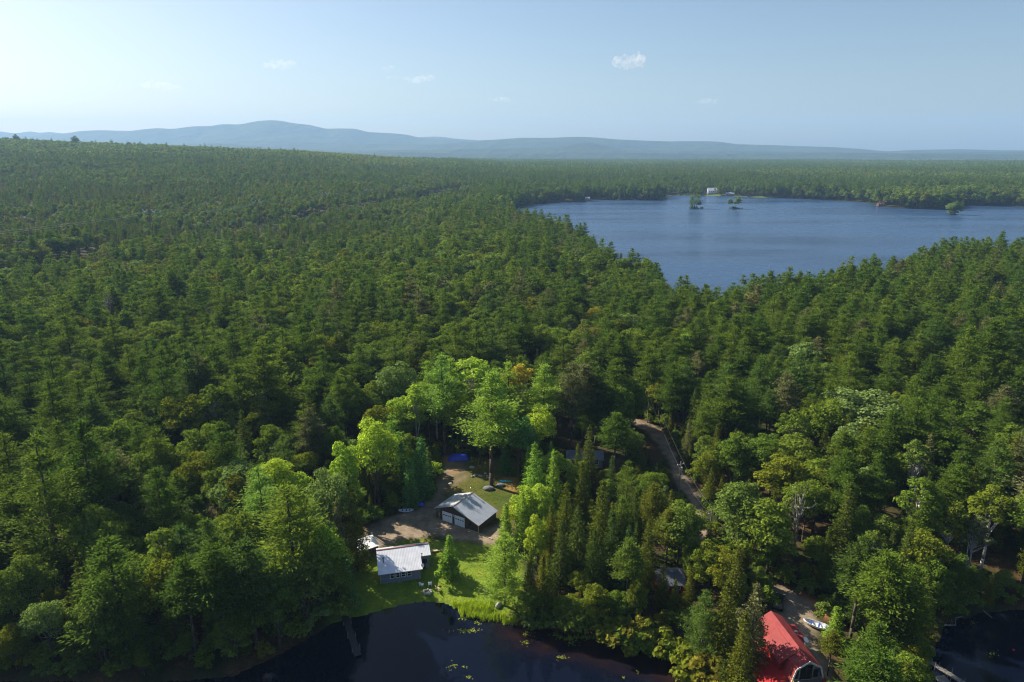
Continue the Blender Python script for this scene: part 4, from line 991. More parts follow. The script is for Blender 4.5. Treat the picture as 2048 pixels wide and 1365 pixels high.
# --- garage
(ax, ay, az), ang, w = at_frame((873, 1036), (957, 1066))
ga = thing('garage', 'dark brown garage with two white doors and a wide pale metal gable roof', 'garage', (ax, ay, az - .05), ang)
GDp = 6.8; zl, zr, za, xa = 2.62, 2.0, 4.45, w * .42
zroof = lambda x: zl + (za - zl) * x / xa if x < xa else za + (zr - za) * (x - xa) / (w - xa)
prof = [(1.1, -.4), (1.1, zroof(1.1) - .08), (xa, za - .08), (w, zr - .08), (w, -.4)]
MB().prism(prof, 0, GDp).build('wall', M['sid_brown'], ga)
MB().box(.0, .12, .1, .22, -.3, zl - .1).box(.0, .12, 2.2, 2.32, -.3, zl - .1).box(.0, .12, 5.2, 5.32, -.3, zl - .1).build('lean_to_posts', M['wooddark'], ga)
rf = MB(); zl2 = zl - (za - zl) / xa * .35; zr2 = zr - (za - zr) / (w - xa) * .35
rf.slab([(-.35, -.35, zl2), (xa, -.35, za), (xa, GDp + .3, za), (-.35, GDp + .3, zl2)], .08); rf.slab([(xa + .002, -.35, za), (w + .35, -.35, zr2), (w + .35, GDp + .3, zr2), (xa + .002, GDp + .3, za)], .08)
M['tin_y'] = metalroof('pale_tin_roof', (.44, .47, .56), (.55, .58, .67), .4, .35, 'Y')
roof = rf.build('roof', M['tin_y'], ga)
MB().box(xa - .14, xa + .14, -.37, GDp + .32, za + .004, za + .05).build('ridge_cap', M['tan'], roof)
rk = MB(); dx = w + .35 - xa; rk.slab([(xa, -.42, za + .01), (w + .35, -.42, zr2 + .01), (w + .35, -.355, zr2 + .01), (xa, -.355, za + .01)], .2); rk.build('rake_board', M['tan'], roof)
MB().box(w - .06, w + .10, -.10, .06, -.3, zr - .12).build('corner_board', M['tan'], ga)
cp = MB(); cp.lathe([(.09, za - .1), (.09, za + 1.15)], 10, (xa, GDp - .2)).lathe([(.18, za + 1.15), (.18, za + 1.25), (.04, za + 1.34)], 10, (xa, GDp - .2)); cp.build('flue_pipe', M['steel'], roof)
for x0 in (1.72, 5.02):
    d = MB().box(x0, x0 + 2.66, -.07, -.003, .02, 2.3)
    for k in range(1, 4): pass
    for k in range(4): d.box(x0 + .03, x0 + 2.63, -.095, -.072, .05 + k * .57, .56 + k * .57)
    dd = d.build('garage_door', M['bluewhite'], ga)
    pn = MB()
    for k in range(4): pn.box(x0 + .24 + k * .6, x0 + .64 + k * .6, -.115, -.098, 1.42, 1.66)
    pn.build('door_windows', M['glass'], dd)
lp = MB(); lp.box(4.62, 4.78, -.12, -.003, 2.1, 2.3).lathe([(.05, 1.85), (.1, 1.95), (.08, 2.1)], 8, (4.7, -.15)); lp.build('wall_lamp', M['white'], ga)
window(ga, w - 2.4, w - 1.7, 1.1, 1.8, 0, .06, M['wooddark'], 0)

# --- small shed
(ax, ay, az), ang, w = at_frame((722, 1122), (757, 1111))
sh = thing('shed', 'small dark shed with pale tin roof behind the left end of the cabin', 'shed', (ax, ay, az), ang)
w = max(w, 3.6); MB().prism([(0, -.4), (0, 2.1), (w, 2.25), (w, -.4)], 0, 3.4).build('wall', M['sid_brown'], sh)
MB().slab([(-.3, -.3, 2.2), (w + .3, -.3, 2.36), (w + .3, 3.8, 2.62), (-.3, 3.8, 2.46)], .07).build('roof', M['tin'], sh)
MB().box(.8, 1.7, -.06, -.003, 0, 1.9).build('door', M['wooddark'], sh); window(sh, 2.3, 3.0, 1.1, 1.7, 0, .06, M['wood'])

# --- red roofed gambrel house
FRa, BRa = at(1620, 1323, 8.5), at(1549, 1230.6, 8.5); dv = (BRa - FRa); ang = math.atan2(-dv[0], dv[1]) ; L = float(np.linalg.norm(dv)) + .8
rh = thing('gambrel_house', 'barn shaped house with red metal roof, white trimmed gable and wooden balcony', 'house', (FRa[0], FRa[1], gz(*FRa) - .1), ang)
zb = 8.5 - (gz(*FRa) - .1); kz, ez = zb - 1.2, zb - 3.2
gp = [(-2.35, -.5), (-2.35, ez), (-1.85, kz - .1), (0, zb - .12), (1.85, kz - .1), (2.35, ez), (2.35, -.5)]
MB().prism(gp, .55, L).build('wall', M['sid_pale'], rh)
rf = MB(); Y0, Y1 = 0, L + .3
for s in (-1, 1):
    a = [(0, Y0, zb), (s * 1.98, Y0, kz), (s * 1.98, Y1, kz), (0, Y1, zb)]; b = [(s * 1.982, Y0, kz - .002), (s * 2.6, Y0, ez - .15), (s * 2.6, Y1, ez - .15), (s * 1.982, Y1, kz - .002)]
    if s > 0: a = a[::-1]; b = b[::-1]
    rf.slab(a, .07); rf.slab(b, .07)
roof = rf.build('roof', M['redmetal'], rh)
# dormer swelling out of the left slope
dm = MB(); dm.prism([(-3.0, 3.6), (-3.0, 5.0), (-1.2, kz + .6), (-1.2, 3.6)], 2.6, 7.4); dm.build('dormer_wall', M['darkred'], rh)
MB().slab([(-3.25, 2.3, 4.98), (-.9, 2.3, kz + .85), (-.9, 7.7, kz + .85), (-3.25, 7.7, 4.98)], .08).build('dormer_roof', M['redmetal'], rh)
tr = MB()
pr = [(-2.62, ez - .2), (-2.0, kz), (0, zb + .01), (2.0, kz), (2.62, ez - .2)]
for (x0, z0), (x1, z1) in zip(pr[:-1], pr[1:]): tr.slab([(x0, -.08, z0), (x1, -.08, z1), (x1, -.004, z1), (x0, -.004, z0)], .24)
tr.build('gable_trim', M['white'], rh)
for x0, x1, z0, z1 in ((-.95, -.02, 3.5, 5.9), (.02, .95, 3.5, 5.9), (-1.9, -1.15, 3.7, 5.1), (1.15, 1.9, 3.7, 5.1)): window(rh, x0, x1, z0, z1, .55, .07, M['wooddark'], 0)
MB().box(-2.5, 2.9, -1.7, .54, 3.1, 3.28).build('balcony_floor', M['wood'], rh)
rl = MB().box(-2.5, 2.9, -1.72, -1.62, 4.1, 4.2).box(-2.52, -2.42, -1.7, .5, 4.1, 4.2).box(2.82, 2.92, -1.7, .5, 4.1, 4.2)
for k in range(31): x = -2.47 + k * .18; rl.box(x, x + .06, -1.7, -1.64, 3.28, 4.1)
for k in range(12): y = -1.6 + k * .18; rl.box(-2.5, -2.44, y, y + .06, 3.28, 4.1).box(2.84, 2.9, y, y + .06, 3.28, 4.1)
rl.build('balcony_railing', M['woodwarm'], rh)
for x in (-2.4, 2.8): MB().box(x - .07, x + .07, -1.65, -1.5, -.5, 3.1).build('post', M['woodwarm'], rh)
lw = MB().prism([(-6.0, -.5), (-6.0, 2.35), (-2.36, 3.7), (-2.36, -.5)], 1.0, 9.4); lw.build('left_wing', M['sid_pale'], rh)
MB().slab([(-6.5, .5, 2.35), (-2.62, .5, 3.75), (-2.62, 9.9, 3.75), (-6.5, 9.9, 2.35)], .08).build('left_wing_roof', M['redbright'], rh)
MB().box(2.36, 4.6, 8.6, 12.0, -.5, 3.2).build('right_wing', M['sid_pale'], rh)
MB().slab([(1.9, 8.3, 3.7), (5.0, 8.3, 3.25), (5.0, 12.3, 3.25), (1.9, 12.3, 3.7)], .08).build('right_wing_roof', M['redmetal'], rh)
window(rh, 3.2, 4.0, 1.2, 2.4, 8.6)
MB().bar((2.9, 9.2, 3.4), (2.9, 9.2, 4.9), .05).build('vent_pipe', M['steel'], rh)
MB().lathe([(.12, 3.4), (.12, 4.0), (.28, 4.02), (.28, 4.2), (.06, 4.32)], 12, (3.6, 9.6)).build('roof_vent', M['steel'], rh)
ds = MB().lathe([(.02, 0), (.3, .06), (.46, .18)], 16).build('satellite_dish', M['white'], rh); ds.location = (1.5, 3.9, zb + .3); ds.rotation_euler = (.5, .4, 0)
MB().bar((1.5, 3.9, kz), (1.5, 3.9, zb + .3), .035).build('dish_mast', M['steel'], rh)
def chair(name, lab, loc, rz, m, group, s=1.0):
    t = thing(name, lab, 'chair', loc, rz, group); t.scale = (s, s, s)
    MB().slab([(-.25, -.26, .43), (.25, -.26, .43), (.25, .22, .40), (-.25, .22, .40)], .04).build('seat', m, t)
    b = MB()
    for k in range(5): x = -.25 + k * .105; b.slab([(x, .24, .42), (x + .08, .24, .42), (x + .08, .40, 1.0 - abs(k - 2) * .03), (x, .40, 1.0 - abs(k - 2) * .03)], .03)
    b.box(-.25, .25, .36, .41, .9, .95); b.build('backrest', m, t)
    for x in (-.27, .24):
        MB().box(x, x + .03, -.26, .26, .62, .66).build('armrest', m, t)
        for y in (-.26, .22): MB().box(x, x + .04, y, y + .04, 0, .62 if y < 0 else .45).build('leg', m, t)
    return t
zf_ = 3.28; Rm = Matrix.Rotation(ang, 3, 'Z')
def on_house(x, y, z): v = Rm @ Vector((x, y, z)); return (FRa[0] + v.x, FRa[1] + v.y, gz(*FRa) - .1 + v.z)
chair('deck_chair', 'white chair on the wooden balcony, at its left end', on_house(-1.7, -1.0, zf_), ang + .4, M['white'], 'chairs on the balcony')
chair('deck_chair', 'reddish chair on the wooden balcony, at its right end', on_house(2.1, -.9, zf_), ang - .4, M['darkred'], 'chairs on the balcony')

# --- houses half hidden in the trees
def cottage(name, lab, pos, ang, w, d, hw, hr, wall, roofm, nwin=3, cat='house'):
    t = thing(name, lab, cat, pos, ang)
    MB().poly([(x, y, z) for x in (0, w) for y, z in ((0, -.5), (0, hw), (d / 2, hr - .1), (d, hw), (d, -.5))], [(0, 1, 2, 3, 4), (9, 8, 7, 6, 5), (0, 5, 6, 1), (4, 3, 8, 9)]).build('wall', wall, t)
    s = (hr - hw) / (d / 2); r = MB()
    r.slab([(-.4, -.5, hw - .5 * s), (w + .4, -.5, hw - .5 * s), (w + .4, d / 2, hr), (-.4, d / 2, hr)], .09); r.slab([(-.4, d / 2 + .002, hr), (w + .4, d / 2 + .002, hr), (w + .4, d + .5, hw - .5 * s), (-.4, d + .5, hw - .5 * s)], .09)
    rr = r.build('roof', roofm, t)
    MB().box(w * .25, w * .25 + .5, d / 2 - .25, d / 2 + .25, hr - .4, hr + .7).build('chimney', M['stonedark'], rr)
    for k in range(nwin): x = w * (k + .5) / nwin; window(t, x - .5, x + .5, 1.0, 2.2)
    MB().box(w * .12, w * .12 + .95, -.05, -.003, 0, 2.05).build('door', M['wooddark'], t)
    return t
g = ground(1135, 935); cottage('cabin', 'grey roofed building mostly hidden by trees, right of the clearing', (g[0], g[1], g[2]), -.05, 8.8, 5.0, 2.5, 3.6, M['sid_grey'], M['shaderoof'], cat='cabin')
g = ground(1318, 1192); cottage('cottage', 'dark red walled cottage with blue grey roof hidden under the trees', (g[0], g[1], g[2]), .1, 4.6, 4.6, 2.5, 3.9, M['darkred'], M['shaderoof'], 2)
g = ground(1788, 1130); cottage('cottage', 'dark teal roof glimpsed between trees at the right', (g[0], g[1], g[2]), .2, 4, 4, 2.3, 3.3, M['sid_grey'], M['teal'], 1)
# --- far shore
def far(px, py, lab, w, d, hw, hr, wall, roofm, nw, nm='lake_house'):
    p = at(px, py, 0); x, y = p[0], p[1] + 7
    return cottage(nm, lab, (x - w / 2, y, max(.6, gz(x, y))), 0, w, d, hw, hr, wall, roofm, nw)
fh = far(1427, 391, 'white two storey house with pale roof on the far shore of the lake', 17, 11, 6.5, 11, M['white'], M['tin'], 5)
for k in range(4): window(fh, 1.5 + k * 4, 3 + k * 4, 3.9, 5.3)
MB().box(-1, 18, -3.5, -.2, 2.7, 2.95).build('veranda_roof', M['tin'], fh)
far(1463, 393, 'long low beige building right of the white house on the far shore', 15, 7, 3.2, 5.4, M['tan'], M['tin_old'], 4)
far(1176, 402, 'small beige camp at the left end of the far shore', 7, 6, 3, 5, M['tan'], M['tin_old'], 2)
far(1279, 400, 'small grey camp between trees on the far shore', 8, 6, 3, 5, M['sid_grey'], M['greyroof'], 2)
far(1768, 414.5, 'small reddish cabin on the wooded point of the far shore', 9, 7, 3, 5.4, M['sid_brown'], M['trimred'], 2)

# ------------------------------------------------------------------ poles, pylons and wires
def wire(name, a, b, sag, r, lab, grp, m):
    a = Vector(a); b = Vector(b); n = 14; pts = []
    for k in range(n + 1): t = k / n; p = a.lerp(b, t); p.z -= 4 * sag * t * (1 - t); pts.append(tuple(p))
    o = MB().tube(pts, [r] * (n + 1), 4).build(name, m); tag(o, lab, 'wire', grp); return o
def top_of(px, py, base):
    x, y, z = base; lo, hi = 1, 30
    for _ in range(25):
        m = (lo + hi) / 2
        if proj(x, y, z + m)[1] > py: lo = m
        else: hi = m
    return lo
def upole(bx, by, ty, lab, tr=False):
    g = ground(bx, by); h = top_of(bx, ty, g); t = thing('utility_pole', lab, 'utility pole', g, .5, 'utility poles along the gravel road')
    MB().bar((0, 0, -.4), (0, 0, h), .19, .12, 10).build('pole', M['wood'], t)
    MB().box(-1.1, 1.1, -.06, .06, h - .75, h - .62).build('crossarm', M['wood'], t)
    for x in (-1.0, 0.95): MB().lathe([(.04, h - .62), (.07, h - .52), (.04, h - .44)], 8, (x, 0)).build('insulator', M['white'], t)
    if tr: MB().lathe([(.16, h - 2.4), (.25, h - 2.35), (.25, h - 1.5), (.18, h - 1.42)], 12, (.42, 0)).build('transformer', M['steel'], t)
    return g, h
g1, h1 = upole(1357, 992, 924, 'grey utility pole with transformer beside the middle of the gravel road', True)
g2, h2 = upole(1295, 846, 774, 'grey utility pole at the far bend of the gravel road')
g3, h3 = upole(1418, 1092, 1020, 'grey utility pole almost hidden by trees below the road end')
for k, dx in enumerate((-.8, .8)):
    nm = ('left', 'right')[k]
    wire('power_wire', (g2[0] + dx, g2[1], g2[2] + h2 - .5), (g1[0] + dx, g1[1], g1[2] + h1 - .5), .8, .016, f'thin pale wire over the gravel road, {nm} of the upper pair', 'wires over the gravel road', M['steel'])
    wire('power_wire', (g1[0] + dx, g1[1], g1[2] + h1 - .5), (g3[0] + dx, g3[1], g3[2] + h3 - .5), .8, .016, f'thin pale wire over the gravel road, {nm} of the lower pair', 'wires over the gravel road', M['steel'])
M['rustpole'] = simple('brown_pole', (.16, .085, .06), .8); M['glassy'] = simple('pale_insulator', (.62, .68, .66), .3)
PY = [(298, 418, 31), (514, 401, 31), (648, 384.5, 31), (737, 377, 30), (814, 369, 30), (872, 363, 29)]
PYN = ['largest V insulator pylon, nearest of the line at the left', 'second V insulator pylon from the left on the power line', 'third V insulator pylon from the left on the power line', 'fourth V insulator pylon from the left on the power line', 'fifth V insulator pylon, small and hazy on the power line', 'farthest V insulator pylon, barely visible where the line meets the hill']
PT = [at(x, y, z) for x, y, z in PY]; arms = []
for k, ((x, y), (_, _, z)) in enumerate(zip(PT, PY)):
    nx = PT[min(k + 1, 5)] - PT[max(k - 1, 0)]; a = math.atan2(nx[1], nx[0]) - math.pi / 2; a *= .3; g = gz(x, y)
    t = thing('pylon', PYN[k], 'pylon', (x, y, g), a, 'pylons of the power line'); hh = z - g
    for s in (-1, 1): MB().bar((s * 1.1, 0, -.5), (s * .75, 0, hh + 3.5), .32, .22, 8).build('pole', M['rustpole'], t)
    MB().box(-7.6, 7.6, -.2, .2, hh, hh + .4).build('crossarm', M['rustpole'], t); MB().box(-4.2, 4.2, -.12, .12, hh + 3.3, hh + 3.5).build('upper_arm', M['rustpole'], t)
    for s in (-1, 1):
        v = MB()
        for e in (-1, 1): v.bar((s * 4.1 + e * 2.7, 0, hh - .1), (s * 4.1, 0, hh - 3.3), .28, .28, 6)
        v.build('insulator', M['glassy'], t)
    arms.append([Vector((x, y, z - 3.4)) + Matrix.Rotation(a, 3, 'Z') @ Vector((s * 4.1, 0, 0)) for s in (-1, 1)])
arms.insert(0, [Vector((p[0], p[1], 26)) for p in (at(-420, 497, 26), at(-420, 504, 26))])
for k in range(6):
    for j in (0, 1):
        wire('power_line', arms[k][j], arms[k + 1][j], 3.0, .07 if k < 3 else .06, f"long pale conductor, {('left', 'right')[j]} of the pair in {('nearest', 'second', 'third', 'fourth', 'fifth', 'farthest')[k]} span of the pylon line", 'conductors of the power line', M['steel'])
for k, (x, y) in enumerate(((40, 484), (480, 423), (628, 402))):
    p = at(x, y, 22); g = gz(*p); t = thing('wooden_pylon', ('H shaped wooden pole frame in the cleared strip at the far left', 'H shaped wooden pole frame below the second pylon', 'H shaped wooden pole frame beside the third pylon')[k], 'pole frame', (p[0], p[1], g), 0, 'H frames in the cleared strip'); hh = 22 - g
    for s in (-1, 1): MB().bar((s * 1.9, 0, -.5), (s * 1.9, 0, hh + .5), .24, .16, 8).build('pole', M['wood'], t)
    MB().box(-4.2, 4.2, -.15, .15, hh - .2, hh + .1).build('crossarm', M['wood'], t)

# ------------------------------------------------------------------ things in the clearing
def put(px, py): return ground(px, py)
g = put(843, 1174); chair('lawn_chair', 'white plastic lawn chair on the lawn, left of the two by the fire ring', g, 2.7, M['plastic'], 'white plastic lawn chairs', 1.15)
g = put(860, 1172); chair('lawn_chair', 'white plastic lawn chair on the lawn, right of the two by the fire ring', g, 3.3, M['plastic'], 'white plastic lawn chairs', 1.15)
g = put(876, 1182); chair('wooden_chair', 'brown wooden chair on the lawn right of the stone fire ring', g, 1.9, M['tan'], None, 1.2)
def blob(seed, rx, ry, rz_, n=2, amp=.22):
    r = np.random.default_rng(seed); bm_ = __import__('bmesh').new(); __import__('bmesh').ops.create_icosphere(bm_, subdivisions=n, radius=1)
    off = r.random(3) * 50
    for v in bm_.verts:
        q = v.co; k = 1 + amp * 2 * float(fbm(np.array([q.x * 1.3 + off[0] + q.z]), np.array([q.y * 1.3 + off[1] - q.z * .7]), 1.1, 1, 3)[0]); v.co = Vector((q.x * rx * k, q.y * ry * k, max(q.z, -.55) * rz_ * k))
    me = bpy.data.meshes.new('stone'); bm_.to_mesh(me); bm_.free(); return me
def rock(px, py, rx, ry, rz_, lab, m='stone', seed=1, name='boulder', cat='rock', group=None, rot=0.0, dz=.3):
    g = put(px, py); me = blob(seed, rx, ry, rz_); me.materials.append(M[m]); o = obj(name, me); o.location = (g[0], g[1], g[2] + rz_ * dz); o.rotation_euler = (0, 0, rot); return tag(o, lab, cat, group)
g = put(855, 1186); fr = thing('fire_ring', 'square ring of pale stones on the lawn beside the white chairs', 'fire ring', g)
for k in range(12):
    a = k / 12 * 6.283; me = blob(40 + k, .22, .2, .2); me.materials.append(M['stone']); o = obj('stone', me, fr); o.location = (math.cos(a) * .72, math.sin(a) * .62, .12 + .12 * (k % 2))
MB().lathe([(.55, .01), (.5, .05), (.1, .09)], 14).build('ash', M['stonedark'], fr)
rock(997, 1213, .75, .45, .55, 'pale leaning boulder at the water edge below the lawn pine', seed=3, rot=.8); rock(972, 1184, .38, .3, .28, 'small pale stone on the lawn left of the big shore pine', seed=4)
rock(944, 936, .75, .55, .4, 'pale flat boulder behind the garage below the blue tarp', seed=5); rock(977, 979, 1.5, 1.0, .7, 'broad dark boulder at the foot of the tallest pine behind the garage', 'stonedark', 6)
rock(1002, 972, 1.1, .8, .55, 'dark boulder right of the tallest pine behind the garage', 'stonedark', 7); rock(901, 968, .5, .35, .2, 'small flat stone left of the rubble heap', seed=8)
rock(962, 1228, .3, .25, .2, 'small pale stone in the reeds', seed=9)
for k in range(16):
    a = math.pi * (k + .5) / 16; r = 1; rx = (.2, .42, .3)[k % 3]
    m = ('stone', 'stonedark', 'wood', 'stone')[k % 4]
    rock(960 + math.cos(a) * 17, 952 + RNG.uniform(-6, 6) * math.sin(a), rx, rx * .8, rx * .7, f"{('pale', 'dark', 'greyish brown', 'light')[k % 4]} {('small', 'broad', 'middling')[k % 3]} stone of the rubble heap, {ORD(k + 1)} from its right", m, 60 + k, 'rubble_stone', 'rock', 'stones of the rubble heap')
# blue tarp over a low pile
def cloth(name, px, py, w, d, h, m, lab, cat, seed, rz=0.0):
    g = put(px, py); n = 22; xs = np.linspace(-w / 2, w / 2, n); ys = np.linspace(-d / 2, d / 2, n); X, Y = np.meshgrid(xs, ys)
    e = np.minimum(1, 2.4 * (1 - np.maximum(np.abs(X) / (w / 2), np.abs(Y) / (d / 2)))); Z = h * sstep(0, 1, e) * (.65 + .9 * (fbm(X + seed * 9, Y, 1.8, seed) + .25)) + .03 + .1 * fbm(X, Y, .5, seed + 2)
    Z = np.maximum(Z, .02); X = X + fbm(X, Y, 1.2, seed) * .8; Y = Y + fbm(X, Y, 1.3, seed + 1) * .8
    me = mesh_grid(name, X, Y, Z, m); o = obj(name, me); o.location = g; o.rotation_euler = (0, 0, rz); md = o.modifiers.new('thick', 'SOLIDIFY'); md.thickness = .03
    return tag(o, lab, cat)
cloth('tarp', 918, 918, 5.6, 3.0, 1.3, M['tarp'], 'crumpled bright blue tarp over a low pile at the back of the clearing', 'tarp', 2, .1)
cloth('tarp', 841, 1010, 1.7, 1.3, .9, M['tarp'], 'small blue tarp under the firs beside the drive', 'tarp', 4, .5)
def hull(name, px, py, L_, B_, Hh, m, m2, lab, cat, rz, inner=True, z=0):
    g = put(px, py); t = thing(name, lab, cat, (g[0], g[1], g[2] + z), rz); n = 13; sec = 8; V = []; Fc = []
    for i in range(n):
        u = i / (n - 1) * 2 - 1; hw = B_ / 2 * (1 - abs(u) ** 2.4) ** .7 if abs(u) < 1 else .01; hw = max(hw, .02); rise = Hh * .35 * abs(u) ** 2.5
        for j in range(sec + 1): a = math.pi * j / sec; V.append((u * L_ / 2, -math.cos(a) * hw, Hh + rise - math.sin(a) ** .8 * Hh * (1 - .25 * abs(u)) if 0 < j < sec else Hh + rise))
    for i in range(n - 1):
        for j in range(sec): p = i * (sec + 1) + j; Fc.append((p, p + 1, p + sec + 2, p + sec + 1))
    me = bpy.data.meshes.new('hull'); me.from_pydata(V, [], Fc); me.materials.append(m); o = obj('hull', me, t); md = o.modifiers.new('t', 'SOLIDIFY'); md.thickness = .05
    if inner:
        for u in (-.45, .05, .5): hw = B_ / 2 * (1 - abs(u) ** 2.4) ** .7 * .93; MB().box(u * L_ / 2 - .14, u * L_ / 2 + .14, -hw, hw, Hh * .7, Hh * .78).build('bench', m2, t)
    else: MB().slab([(-L_ * .42, -B_ * .22, Hh), (L_ * .42, -B_ * .22, Hh), (L_ * .42, B_ * .22, Hh), (-L_ * .42, B_ * .22, Hh)], .06).lathe([(.3, Hh + .01), (.26, Hh + .1)], 12).build('deck', m2, t)
    return t
hull('kayak', 1010, 965, 3.2, .8, .35, M['turq'], M['turq'], 'turquoise kayak lying on reddish needles right of the tall pine', 'kayak', -.15, False)
hull('rowing_boat', 1636, 1256, 4.8, 1.6, .7, M['white'], M['bluepaint'], 'white and blue boat lying in the yard of the red roofed house', 'boat', -.55)
hull('rowing_boat', 812, 1024, 3.4, 1.2, .45, M['plastic'], M['bluepaint'], 'pale small boat under the firs left of the drive', 'boat', .1)
# stacked boards beside the cabin
for px, py, L_, rz, lab in ((869, 1104, 1.5, .3, 'short stack of pale boards on the grass beside the cabin wing'), (888, 1101, 2.3, .25, 'long pale plank on the grass right of the board stack'), (960, 1069, 6.5, -.62, 'long pale timber edging the drive in front of the garage')):
    g = put(px, py); o = MB().box(-L_ / 2, L_ / 2, -.14, .14, .02, .14)
    if L_ < 2: o.box(-L_ / 2 + .1, L_ / 2 - .1, -.3, .3, .145, .3)
    o = o.build('plank', M['tan']); o.location = g; o.rotation_euler = (0, 0, rz); tag(o, lab, 'timber')
# vehicles
def car(name, px, py, rz, m, lab, s=1.0):
    g = put(px, py); t = thing(name, lab, 'car', g, rz); t.scale = (s, s, s)
    side = [(-2.2, .35), (-2.25, .8), (-2.1, 1.0), (-1.9, 1.65), (-1.6, 1.75), (.2, 1.75), (1.0, 1.08), (2.0, .98), (2.25, .75), (2.25, .35)]
    pts = []
    for y, k in ((-.9, 1), (.9, 1)):
        for x, z in side: pts.append((x, y * (1 if z < 1.1 else .82), z))
    n = len(side); b = MB().poly(pts, [tuple(range(n)), tuple(range(2 * n - 1, n - 1, -1))] + [(i, n + i, n + (i + 1) % n, (i + 1) % n) for i in range(n)]); ob = b.build('body', m, t); md = ob.modifiers.new('b', 'BEVEL'); md.width = .07; md.segments = 2
    MB().slab([(.30, -.68, 1.72), (.30, .68, 1.72), (.95, .8, 1.17), (.95, -.8, 1.17)], .03).build('windscreen', M['glass'], t)
    for s_ in (-1, 1):
        MB().poly([(-1.7, s_ * .80, 1.62), (.1, s_ * .80, 1.62), (.75, s_ * .905, 1.12), (-1.85, s_ * .905, 1.12), (-1.7, s_ * .78, 1.62), (.1, s_ * .78, 1.62), (.75, s_ * .885, 1.12), (-1.85, s_ * .885, 1.12)], [(0, 1, 2, 3), (7, 6, 5, 4), (0, 4, 5, 1), (1, 5, 6, 2), (2, 6, 7, 3), (3, 7, 4, 0)]).build('side_window', M['glass'], t)
        MB().box(2.2, 2.28, s_ * .62 - .16, s_ * .62 + .16, .7, .86).build('headlight', M['white'], t)
        for x in (-1.4, 1.4): MB().bar((x, s_ * .72, .34), (x, s_ * .93, .34), .34, .34, 16).bar((x, s_ * .925, .34), (x, s_ * .945, .34), .18, .18, 12).build('wheel', M['rubber'], t)
    return t
car('parked_car', 1557, 1210, 1.1, M['greenpaint'], 'dark green car parked in the shade above the red roofed house')
g = put(1271, 880); t = thing('tractor', 'small red tractor parked at the left edge of the gravel road', 'tractor', g, .6)
MB().box(-.1, 1.1, -.3, .3, .45, .95).box(-.75, -.1, -.35, .35, .45, .62).build('body', M['redpaint'], t); MB().box(-.6, -.2, -.25, .25, .63, .75).box(-.72, -.62, -.25, .25, .63, 1.1).build('seat', M['rubber'], t)
MB().bar((-.02, 0, .9), (-.15, 0, 1.2), .03).bar((-.13, 0, 1.17), (-.17, 0, 1.23), .18, .18, 12).build('steering_wheel', M['rubber'], t)
for x, y, r in ((-.5, -.42, .42), (-.5, .42, .42), (.85, -.38, .28), (.85, .38, .28)): MB().bar((x, y - .1, r), (x, y + .1, r), r, r, 14).build('wheel', M['rubber'], t)

# ------------------------------------------------------------------ docks, logs, plants of the cove
def dock(name, a, b, wd, m, lab, posts, z=.38):
    A, B = at(*a, z), at(*b, z); v = B - A; Ln = float(np.linalg.norm(v)); t = thing(name, lab, 'dock', (A[0], A[1], 0), math.atan2(v[1], v[0])); n = int(Ln / .16); d = MB()
    for k in range(n): d.box(k * .16, k * .16 + .145, -wd / 2, wd / 2, z - .045, z)
    d.build('decking', m, t); MB().box(0, n * .16, -wd / 2 + .05, -wd / 2 + .12, z - .17, z - .05).box(0, n * .16, wd / 2 - .12, wd / 2 - .05, z - .17, z - .05).build('frame', M['wooddark'], t)
    for k in range(posts):
        for s in (-1, 1): MB().bar((Ln * (k + .6) / posts, s * (wd / 2 + .06), -1.2), (Ln * (k + .6) / posts, s * (wd / 2 + .06), z + .5 + .5 * ((k + (s > 0)) % 2)), .05, .05, 8).build('post', M['wood'], t)
    return t
dock('dock', (690, 1232), (716, 1312), 1.15, M['wooddark'], 'dark narrow dock running into the cove at the left of the lawn', 3, .3)
dock('dock', (1836, 1308), (1936, 1372), 1.0, M['wood'], 'grey narrow dock with posts in the right cove', 4)
dock('dock', (1878, 1352), (1915, 1392), 1.8, M['wood'], 'broad grey platform floating beside the right dock', 2, .3)
def zp(x, y): return (1780 + x / 7.377, 1180 + y / 7.377)
LOGS = [((975, 418), (1158, 362), 'thick bare log pointing left in the right cove'), ((1365, 300), (1503, 410), 'bare log dipping into the water, right of the others'), ((800, 522), (975, 518), 'bare log lying level, lowest of the fallen logs'),
        ((900, 380), (918, 490), 'short upright log left of the thick bare one'), ((1130, 225), (1275, 240), 'thin log along the shore at the top of the heap'), ((1405, 200), (1490, 212), 'thin pale log right of the shore heap'),
        ((1555, 185), (1640, 212), 'rightmost thin pale log on the shore'), ((988, 338), (1052, 322), 'short stub above the thick bare log'), ((1110, 262), (1190, 292), 'dim log in the middle of the shore heap'), ((975, 345), (968, 520), 'dim log crossing the lowest one')]
for a, b, lab in LOGS:
    A, B = at(*zp(*a), .12), at(*zp(*b), .12); A = np.array([*A, .15]); B = np.array([*B, .10]); v = B - A; s = np.cross(v, [0, 0, 1]); s = s / np.linalg.norm(s)
    m = MB().tube([tuple(A), tuple(A + v * .5 + s * .05), tuple(B)], [.13, .11, .06], 8)
    for f, q in ((.3, 1), (.55, -1), (.75, 1)): p = A + v * f; m.bar(tuple(p), tuple(p + s * q * .5 + v * .08 + [0, 0, .25]), .035, .012, 5)
    tag(m.build('fallen_log', M['barkgrey'], None, True), lab, 'log', 'fallen dead logs in the right cove')
p = at(2027, 1300, .1); o = MB().lathe([(.02, -.18), (.15, -.1), (.2, .05), (.15, .2), (.03, .28)], 14).build('buoy', M['redpaint'], None, True); o.location = (p[0], p[1], 0); tag(o, 'small red buoy floating in the right cove', 'buoy')
